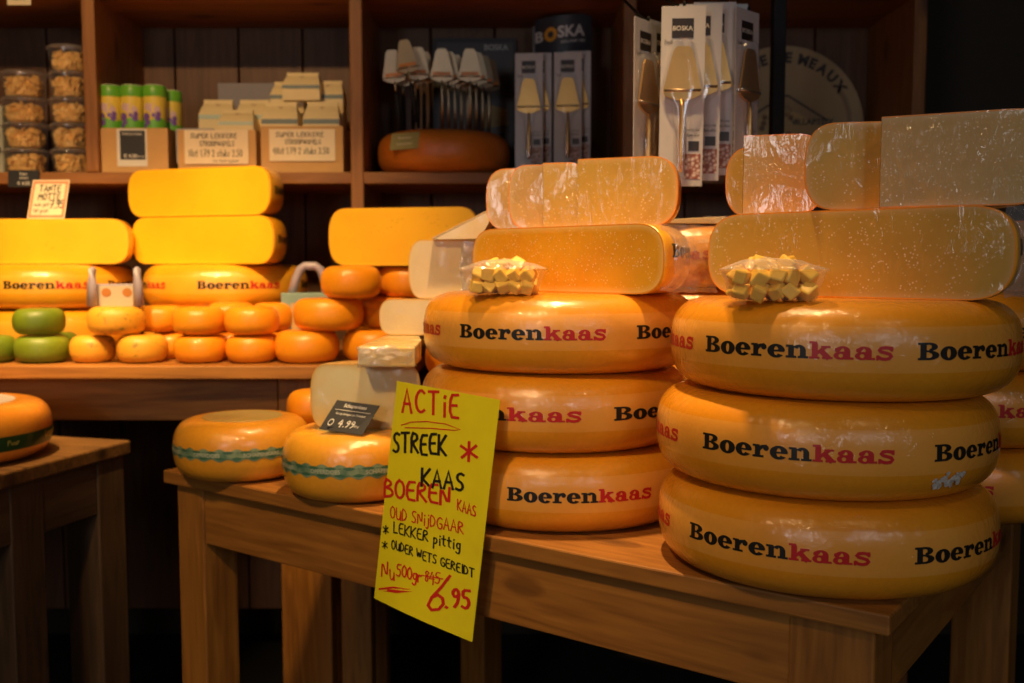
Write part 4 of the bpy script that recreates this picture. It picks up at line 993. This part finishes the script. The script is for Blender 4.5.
# ---- orange display wheel with slicers
zo = zt_; Yo = 2.53
co = (atY(444, 150, Yo).x, Yo)
ow = plain_wheel('slicer_stand_cheese', 'smooth orange cheese wheel on the upper shelf holding the slicers', co, zo, .165, .102, rind('matt_orange_wax', (.78, .24, .02), (.70, .19, .015), rough=.45, coat=.2), None, a=.05, amp=.0008)
M_olive = plain('olive_label_card', (.34, .30, .10), .5)
a_ = atY(390, 134, Yo - .155); 
X0, X1 = atY(391, 140, Yo - .150).x, atY(420, 140, Yo - .150).x; zA, zB = atY(391, 133, Yo - .15).z, atY(391, 150, Yo - .15).z
card('name_card', 'small olive name card leaning on the orange slicer wheel', (Vector((X0, Yo - .135, zA)), Vector((X1, Yo - .150, zA + .003)), Vector((X1 - .004, Yo - .160, zB + .003)), Vector((X0 - .004, Yo - .145, zB))), .0012, M_olive,
     [(norm(gj(ctr('Beemster', 7, 2.7, .9), ctr('kaasschaaf', 7, 1.2, .9)), 7, 4.3), M_cream, 'printing', None)], 'small price cards')
def slicer_geo(k=1.0):
    # head outline in xz: rounded trapezoid, wide side at the slot (bottom), handle downwards from z=0
    P = [(-.028, .014), (-.0265, .008), (-.018, .004), (-.006, 0), (.006, 0), (.018, .004), (.0265, .008), (.028, .014), (.0145, .070), (.0095, .077), (-.0095, .077), (-.0145, .070)]
    return [(x * k, z * k) for x, z in P]
def slicer(label, X, Y, z, rz, steel=True, tilt=.12, group='cheese slicers on the orange wheel', k=1.0, hl=.115):
    t = thing('cheese_slicer', label, 'cheese slicer', (X, Y, z), rz, group); t.rotation_euler = (tilt, 0, rz)
    mesh('blade', prism(slicer_geo(k), -.0012, .0012), M_steel, t)
    mesh('cutting_slot', box(-.021 * k, .021 * k, -.0030, -.0013, .016 * k, .0235 * k, .0005), plain('orange_wax_slot', (.60, .24, .05), .4), t)
    mesh('slot_lip', tube([(-.026 * k, -.003, .013 * k), (.026 * k, -.003, .013 * k)], .0018, 8), M_steel, t, True)
    if steel: mesh('handle', tube([(0, 0, .004), (0, .001, -.015), (0, 0, -.04), (0, 0, -hl)], [.0028, .0032, .0045, .0048], 10), M_steel, t, True)
    else:
        mesh('neck', tube([(0, 0, .004), (0, .001, -.024)], .0028, 8), M_steel, t, True)
        mesh('handle', tube([(0, 0, -.022), (0, 0, -.03), (0, 0, -.07), (0, 0, -hl)], [.003, .0052, .006, .0055], 10), M_blackp, t, True)
    return t
def hz(px, py, Y): p = atY(px, py, Y); return p.x, Y, p.z
GSL = 'steel cheese slicers stuck in the orange wheel'; GBL = 'black-handled cheese slicers stuck in the orange wheel'
x, y, z = hz(442, 82, 2.44); slicer('steel slicer at the front of the middle row', x, y, z, 0, group=GSL)
for i in range(4):
    X, Y_, Z_ = hz(442 + 6.5 * (i + 1), 82 + 2.5 * (i + 1), 2.44 + .026 * (i + 1)); slicer('steel slicer standing %s behind the front of the middle row' % ['first', 'second', 'third', 'fourth'][i], X, Y_, Z_, .1 * i, group=GSL, tilt=.05)
x, y, z = hz(470, 82, 2.44); slicer('steel slicer at the front of the right row', x, y, z, 0, group=GSL)
for i in range(3):
    X, Y_, Z_ = hz(470 + 6.5 * (i + 1), 82 + 3 * (i + 1), 2.44 + .028 * (i + 1)); slicer('steel slicer standing %s behind the front of the right row' % ['first', 'second', 'third'][i], X, Y_, Z_, .25 + .1 * i, group=GSL, tilt=.05)
for i, (px, py, Y_, rr, lab) in enumerate(((409, 73, 2.425, -.25, 'black-handled slicer held highest at the left'), (395, 83, 2.445, .2, 'black-handled slicer leftmost and lower'), (403, 86, 2.49, 0, 'black-handled slicer behind the leftmost pair'),
                                ((418), 80, 2.47, .1, 'black-handled slicer close to the middle row'), (424, 84, 2.52, .1, 'black-handled slicer furthest back'), (413, 84, 2.54, .1, 'black-handled slicer hidden in the rear of the left group'))):
    X, Y2, Z_ = hz(px, py, Y_); o = slicer(lab, X, Y2, Z_, rr, steel=False, group=GBL); o.rotation_euler = (.12, -.12 if i < 2 else 0, rr)
# dark poster behind
X0, X1 = atY(433, 80, 2.69).x, atY(516, 80, 2.69).x; z1 = atY(433, 38, 2.69).z; w = X1 - X0
po = thing('dark_poster', 'dark printed board standing behind the slicers', 'poster', ((X0 + X1) / 2, 2.69, zt_)); hh = z1 - zt_
mesh('board', box(-w / 2, w / 2, 0, .004, 0, hh), M_darkcard, po)
mesh('print_field', box(-w / 2 + .012, w / 2 - .008, -.001, -.0002, .05, hh - .012), plain('poster_print', (.05, .045, .05), .4), po)
mesh('printing', place2(printed('BOSKA', .02, .02), lambda x, y: (x + w * .12, -.0015, hh - .032 + y)), plain('dim_white_ink', (.5, .5, .5), .5), po)
for q in ([(.02, -.0015, .14), (.09, -.0015, .15), (.085, -.0015, .19), (.03, -.0015, .205)], [(.03, -.0015, .05), (.09, -.0015, .06), (.09, -.0015, .10), (.04, -.0015, .09)]): mesh('picture', (q, [(0, 1, 2, 3)]), plain('poster_ochre', (.30, .2, .05), .5), po)

# ---- slicer packages
M_pack = plain('package_white', (.58, .56, .56), .35, coat=.3)
m_, nt, b = new_mat('package_photo'); tc = N(nt, 'ShaderNodeTexCoord'); v = N(nt, 'ShaderNodeTexVoronoi', Scale=160.0); nt.links.new(tc.outputs['Object'], v.inputs['Vector'])
nt.links.new(ramp(nt, v.outputs['Distance'], [(.15, (.75, .62, .55)), (.6, (.28, .08, .04))]), b.inputs['Base Color']); b.inputs['Roughness'].default_value = .4; M_photo = m_
M_blister = film('blister_plastic', .05, crinkle=.1, scale=15)
M_steel_refl = plain('steel_painted_reflection', (.78, .46, .15), .34, .85)  # golden reflection of lit cheese painted into the steel's base colour
M_lbl = plain('package_label', (.03, .022, .02), .4)
def package(label, loc, rz, s=1.0, group='packed cheese slicers', tilt=0):
    t = thing('slicer_package', label, 'packaged slicer', loc, rz, group); t.rotation_euler = (0, tilt, rz)   # origin top centre
    w, hh = .0365 * s, .297 * s
    mesh('backing_card', box(-w, w, 0, .0012, -hh, 0, .0004), M_pack, t)
    mesh('header_label', box(-.019 * s, .017 * s, -.0006, -.0001, -.052 * s, -.020 * s), M_lbl, t)
    g = printed('BOSKA', .0105 * s, .012); mesh('lettering', place2(shift(g, -gwidth(g) / 2 - .001 * s, 0), lambda x, y: (x, -.0009, -.040 * s + y)), M_white, t)
    mesh('photo', box(.006 * s, .033 * s, -.0006, -.0001, -.285 * s, -.243 * s), M_photo, t)
    mesh('small_label', box(.012 * s, .030 * s, -.0006, -.0001, -.238 * s, -.222 * s), M_lbl, t)
    ln = [norm(write('cheese slicer', .008, -.214, .005, .0005, width=.022), 1, 1), norm(write('roestvrij staal', .008, -.205, .004, .0004, width=.022), 1, 1), norm(write('fresh', -.03, -.062, .007, .0007, width=.012), 1, 1)]
    for q in ln: mesh('small_print', place2(q, lambda x, y: (x * s, -.0008, y * s)), M_darkcard, t)
    P = [(x * 1.13, z * 1.16 - .156) for x, z in slicer_geo()]
    mesh('blade', prism([(x * s, z * s) for x, z in P], -.0075 * s, -.0045 * s), M_steel_refl, t)
    mesh('slot_lip', tube([(-.030 * s, -.009 * s, -.139 * s), (.030 * s, -.009 * s, -.139 * s)], .0022 * s, 8), M_steel, t, True)
    mesh('handle', tube([(0, -.006 * s, -.154 * s), (0, -.007 * s, -.168 * s), (0, -.007 * s, -.215 * s), (0, -.007 * s, -.26 * s), (0, -.007 * s, -.274 * s)], [.003 * s, .0035 * s, .0062 * s, .0065 * s, .003 * s], 12), M_steel_refl, t, True)
    # blister shell: bulging hull around head and handle
    rings = []
    for z, a in ((-.054, .010), (-.062, .022), (-.09, .026), (-.135, .036), (-.15, .034), (-.165, .016), (-.20, .013), (-.27, .012), (-.283, .007)):
        rings.append([(a * s * math.cos(R(180 + 180 * i / 8)) , max(-.015, .0168 * math.sin(R(180 + 180 * i / 8)) * 1.15) * s - .0003, z * s) for i in range(9)])
    V = [p for r in rings for p in r]; F = [(k * 9 + i, k * 9 + i + 1, (k + 1) * 9 + i + 1, (k + 1) * 9 + i) for k in range(len(rings) - 1) for i in range(8)]
    F += [tuple(range(9)), tuple(range((len(rings) - 1) * 9 + 8, (len(rings) - 1) * 9 - 1, -1))]
    mesh('blister', (V, F), M_blister, t, True)
    return t
def pk(label, pxc, pyt, Y, rz, s=1.0, tilt=0, group='packed cheese slicers hanging on the black rack'): p = atY(pxc, pyt, Y); return package(label, p, rz, s, group, tilt)
pk('packed cheese slicer hanging frontmost on the rack', 684, 6, 1.64, R(-5), .965, .01)
pk('packed cheese slicer first behind the frontmost one', 701, 4, 1.675, R(-5), .965, .01)
pk('packed cheese slicer second behind the frontmost one', 715, 2, 1.71, R(-5), .965, .01)
pk('packed cheese slicer third behind the frontmost one', 727, 4, 1.745, R(-5), .965, .01)
pk('packed cheese slicer turned sideways at the left of the rack', 646, 20, 1.68, R(52), .98)
pk('packed cheese slicer behind the sideways one at the left of the rack', 660, 22, 1.73, R(48), .98)
pk('packed cheese slicer turned sideways at the right of the rack', 748, 10, 1.72, R(45), .98)
# rack
rk = thing('display_rack', 'black metal display rack with hooks behind the cheese stacks', 'rack', (atY(777, 100, 2.05).x, 2.05, 0))
zr = 1.72
mesh('post', box(-.013, .013, -.013, .013, .006, 2.3, .002), M_blackp, rk)
mesh('foot', box(-.14, .14, -.12, .12, 0, .006, .001), M_blackp, rk)
rx = rk.location.x
zc_ = atY(700, -14, 2.0).z
for (pxa, pya, Ya) in ((684, 7, 1.655), (648, 22, 1.70), (748, 12, 1.735)):
    p = atY(pxa, pya, Ya); q = p.x - rx - .035
    mesh('hook', tube([(p.x - rx, Ya - 2.05 - .008, p.z + .006), (p.x - rx, Ya - 2.05, p.z), (p.x - rx, Ya - 2.05 + .012, p.z + .001), (q, -.05, zc_)], .0026, 8), M_blackp, rk, True)
mesh('crossbar', tube([(atY(625, 10, 2.0).x - rx, -.05, zc_), (.02, -.05, zc_)], .006, 8), M_blackp, rk, True)
mesh('crossbar_bracket', tube([(0, -.05, zc_), (0, 0, zc_)], .006, 8), M_blackp, rk, True)
# counter display on the shelf
Yk = 2.50
kd = thing('slicer_display', 'dark display stand with curved header on the upper shelf', 'display stand', (atY(562, 80, Yk + .06).x, Yk + .06, zt_))
wk = (atY(592, 80, Yk).x - atY(533, 80, Yk).x) / 2
zh0, zh1 = atY(562, 46, Yk).z - zt_, atY(562, 9, Yk).z - zt_
mesh('back_panel', box(-wk, wk, .03, .036, 0, zh1 - .02), plain('display_grey', (.30, .29, .30), .5), kd)
V, F = [], []
for i in range(17):
    u = -1 + 2 * i / 16; y = .02 - .05 * (1 - u * u); x = u * wk + .004; dz = -.006 * (1 - u * u) + u * .008
    V += [(x, y, zh0 + dz - .006 + u * .006), (x, y, zh1 + dz), (x, y + .003, zh0 + dz - .006 + u * .006), (x, y + .003, zh1 + dz)]
for i in range(16): k = 4 * i; F += [(k, k + 4, k + 5, k + 1), (k + 2, k + 3, k + 7, k + 6), (k + 1, k + 5, k + 7, k + 3), (k, k + 2, k + 6, k + 4)]
mesh('header', (V, F), plain('header_slate', (.055, .06, .075), .45), kd)
def hp(x, y):
    u = (x - .004) / wk; return (x, .02 - .05 * (1 - u * u) - .0012, y + zh0 - .006 * (1 - u * u) + u * .008)
gB = printed('B', .036, .03); gS = printed('SKA', .038, .03)
M_hw = plain('header_white', (.75, .74, .72), .5)
for q in (shift(gB, -wk * .92, .030), shift(gS, -wk * .92 + .054, .034), shift(printed('HOLLAND 1896', .009, .02), -.005, .020)): mesh('lettering', place2(q, hp), M_hw, kd)
mesh('emblem', place2(g_ring(-wk * .92 + .037, .045, .0155, .0175, .007, .008), hp), plain('emblem_orange', (.85, .42, .05), .4), kd)
package('packed cheese slicer leftmost on the shelf display', atY(529, 53, 2.47), R(-6), .93, 'packed cheese slicers on the shelf display')
package('packed cheese slicer behind the leftmost on the shelf display', atY(538, 53, 2.50), R(-6), .93, 'packed cheese slicers on the shelf display')
package('packed cheese slicer rightmost on the shelf display', atY(568, 52, 2.47), R(-6), .93, 'packed cheese slicers on the shelf display')
package('packed cheese slicer behind the rightmost on the shelf display', atY(577, 51, 2.50), R(-6), .93, 'packed cheese slicers on the shelf display')
mesh('shelf_riser', box(-wk, wk, -.1, .028, 0, atY(540, 165, 2.49).z - zt_ , .001), M_darkcard, kd)

# ---- round cheese board with arched lettering
Yq = 2.66; bc = atY(783, 128, Yq); Rb = .212
qb = thing('round_cheese_sign', 'round pale wooden cheese sign with arched lettering on the shelf at right', 'sign', (bc.x, Yq, bc.z))
def disc_xz(r, y0, y1, n=72):
    V = [(r * math.cos(2 * PI * i / n), y, r * math.sin(2 * PI * i / n)) for y in (y0, y1) for i in range(n)]
    return V, [tuple(range(n))[::1], tuple(range(2 * n - 1, n - 1, -1))] + [(i, i + n, (i + 1) % n + n, (i + 1) % n) for i in range(n)]
mesh('board', disc_xz(Rb, 0, .012), plain('pale_sign_wood', (.46, .33, .17), .6), qb)
M_sb = plain('sign_black', (.03, .02, .015), .5)
V, F = [], []
txt = 'BRIE DE MEAUX'; ang = 131
for ch in txt:
    if ch == ' ': ang -= 4; continue
    g = printed(ch, .036, .05); wd = gwidth(g); half = math.degrees(wd / 2 / .175); ang -= half
    bb = len(V); a = R(ang)
    for x, y in g[0]:
        rr = .168 + y; aa = a - (x - wd / 2) / .18; V.append((rr * math.cos(aa), -.0008, rr * math.sin(aa)))
    F += [tuple(i + bb for i in q) for q in g[1]]; ang -= half + 1.2
mesh('lettering', (V, F), M_sb, qb)
mesh('mountain_outline', place2(g_stroke([(-.10, .02), (.0, .083), (.012, .083), (.115, .02)], .005), lambda x, y: (x, -.0008, y)), M_sb, qb)
mesh('lettering', place2(shift(printed('VILLAPTEIX', .022, .02), .02, .008), lambda x, y: (x, -.0008, y)), M_sb, qb)
mesh('emblem', place2(gj(g_ring(.0, .045, .022, .013, .018, .010), g_stroke([(-.02, .045), (.02, .045)], .002), g_stroke([(0, .032), (0, .058)], .002)), lambda x, y: (x, -.0008, y)), plain('sign_tan', (.32, .22, .12), .6), qb)
mesh('side_print', place2(g_ring(0, 0, .182, .182, .170, .170, -8, 36), lambda x, y: (x, -.0008, y)), plain('sign_tan', (.32, .22, .12), .6), qb)
V = [(r_ * math.cos(R(a)), -.0007, r_ * math.sin(R(a)) * .6 - .03) for r_, a in ((.15, 0), (.15, 20), (.10, 40), (.12, 70), (.14, 100), (.11, 130), (.15, 160), (.15, 180), (.14, 230), (.14, 310))]
m_, nt, b = new_mat('painted_cheese'); tc = N(nt, 'ShaderNodeTexCoord'); v = N(nt, 'ShaderNodeTexVoronoi', Scale=32.0); nt.links.new(tc.outputs['Object'], v.inputs['Vector'])
nt.links.new(ramp(nt, v.outputs['Distance'], [(.2, (.20, .09, .03)), (.32, (.60, .42, .16))]), b.inputs['Base Color'])
mesh('picture', (V, [tuple(range(len(V)))[::-1]]), m_, qb)

# ---- wheel on the dark table
tl = thing('round_cheese', 'orange cheese wheel with dark green band on the dark table', 'cheese', (atY(43, 420, 1.80).x - .172, 1.80, ETOP))
a = .05; mesh('rind', lathe(prof(.172, .102, a), 80), rind('deep_orange_rind', (.90, .36, .03), (.80, .27, .02), rough=.3), tl, True)
ribbon(tl, .172, .102, a, .026, .052, plain('dark_green_band', (.01, .07, .02), .35, coat=.5), 0, 1)
M_gi = plain('gold_ink', (.65, .55, .10), .5)
for gt, a0, zz in ((printed('Langedijker', .017, .01), -116, .033), (write('Puur', 0, 0, .009, .0012), -94, .036)):
    for k in range(5):
        V = []
        for x, y in gt[0]:
            al = R(a0 + 72 * k) + (x - gwidth(gt)) / .172; z = zz + y; r = r_at(z, .172, .102, a) + .001; V.append((r * math.cos(al), r * math.sin(al), z))
        mesh('lettering', (V, gt[1]), M_gi, tl)
mesh('paper_disc', lathe([(0, .1028), (.11, .1028), (.111, .1021)], 48), plain('grey_paper', (.42, .38, .36), .5), tl)

# white paper between the shaded wheels
pp = thing('white_paper', 'white sheet of paper sticking out between the shaded wheels at the right', 'paper', (.70, 1.345, ETOP + H - .002))
mesh('sheet', (lambda: ([(x * .045, y * .03, .0005 - .012 * max(0, -y) ** 2) for x in (-1, -.3, .4, 1) for y in (-1.2, -.6, 0, .5)], [(i * 4 + j, i * 4 + 4 + j, i * 4 + 5 + j, i * 4 + 1 + j) for i in range(3) for j in range(3)]))(), plain('white_paper', (.75, .73, .72), .6), pp)

# ------------------------------------------------------------------ light
def spot(name, loc, to, watt, size=60, blend=.6, col=(1, .68, .34), rad=.035):
    l = bpy.data.lights.new(name, 'SPOT'); l.energy = watt; l.spot_size = R(size); l.spot_blend = blend; l.color = col; l.shadow_soft_size = rad
    o = bpy.data.objects.new(name, l); COL.objects.link(o); o.location = loc
    o.rotation_euler = (Vector(to) - Vector(loc)).to_track_quat('-Z', 'Y').to_euler(); return o
def area(name, loc, to, watt, sx, sy, col):
    l = bpy.data.lights.new(name, 'AREA'); l.energy = watt; l.shape = 'RECTANGLE'; l.size = sx; l.size_y = sy; l.color = col
    o = bpy.data.objects.new(name, l); COL.objects.link(o); o.location = loc
    o.rotation_euler = (Vector(to) - Vector(loc)).to_track_quat('-Z', 'Y').to_euler(); return o
WARM = (1, .61, .25)
for x in (-1.20, -.85, -.48): spot('shelf_spot', (x, 1.25, 2.25), (x, 2.15, 1.01), 100, 42, .9, (1, .63, .26))
spot('ceiling_and_fill_spot', (-.90, .5, 2.4), (-.88, 2.4, 1.66), 85, 40, .9, (1, .60, .25))  # added fill lamp, lifts the dim goods on the shelf
spot('ceiling_and_fill_spot', (-1.0, 1.50, 2.6), (-1.02, 1.80, .85), 150, 30, .9, WARM)  # extra spot put in to brighten the wheel on the dark table
spot('ceiling_and_fill_spot', (.02, 1.26, 2.75), (.07, 1.42, .9), 190, 42, .8, (1, .64, .28))
spot('ceiling_and_fill_spot', (-.75, -.2, 2.5), (-.22, 1.36, .90), 100, 38, .9, (1, .64, .29), .09)  # unseen front fill, added to warm the table front, sign and cut faces
spot('ceiling_and_fill_spot', (.75, -.1, 2.6), (.30, 1.1, 1.05), 8, 34, .9, (1, .66, .32), .07)  # weak fill added against the cool cast on the right stack
area('window_and_glare_light', (1.45, -1.5, 1.75), (.3, 1.3, 1.0), 2.6, .24, .45, (.90, .93, 1))
area('window_and_glare_light', (.80, -1.5, 1.75), (.2, 1.3, 1.0), 3.4, .24, .45, (.90, .93, 1))
area('window_and_glare_light', (-1.12, -1.5, 1.55), (.2, 1.3, 1.15), 8, .5, .55, (.95, .93, .95))  # made-up third pane, placed so the wrapped cut faces catch glare
wd = bpy.data.worlds.new('world'); sc.world = wd; wd.use_nodes = True
wd.node_tree.nodes['Background'].inputs[0].default_value = (1, .55, .24, 1); wd.node_tree.nodes['Background'].inputs[1].default_value = .055
sc.view_settings.view_transform = 'Standard'; sc.view_settings.look = 'None'; sc.view_settings.gamma = 1; sc.view_settings.exposure = 0
sc.view_settings.use_curve_mapping = False
sc.cycles.max_bounces = 8; sc.cycles.transparent_max_bounces = 16; sc.cycles.use_denoising = True
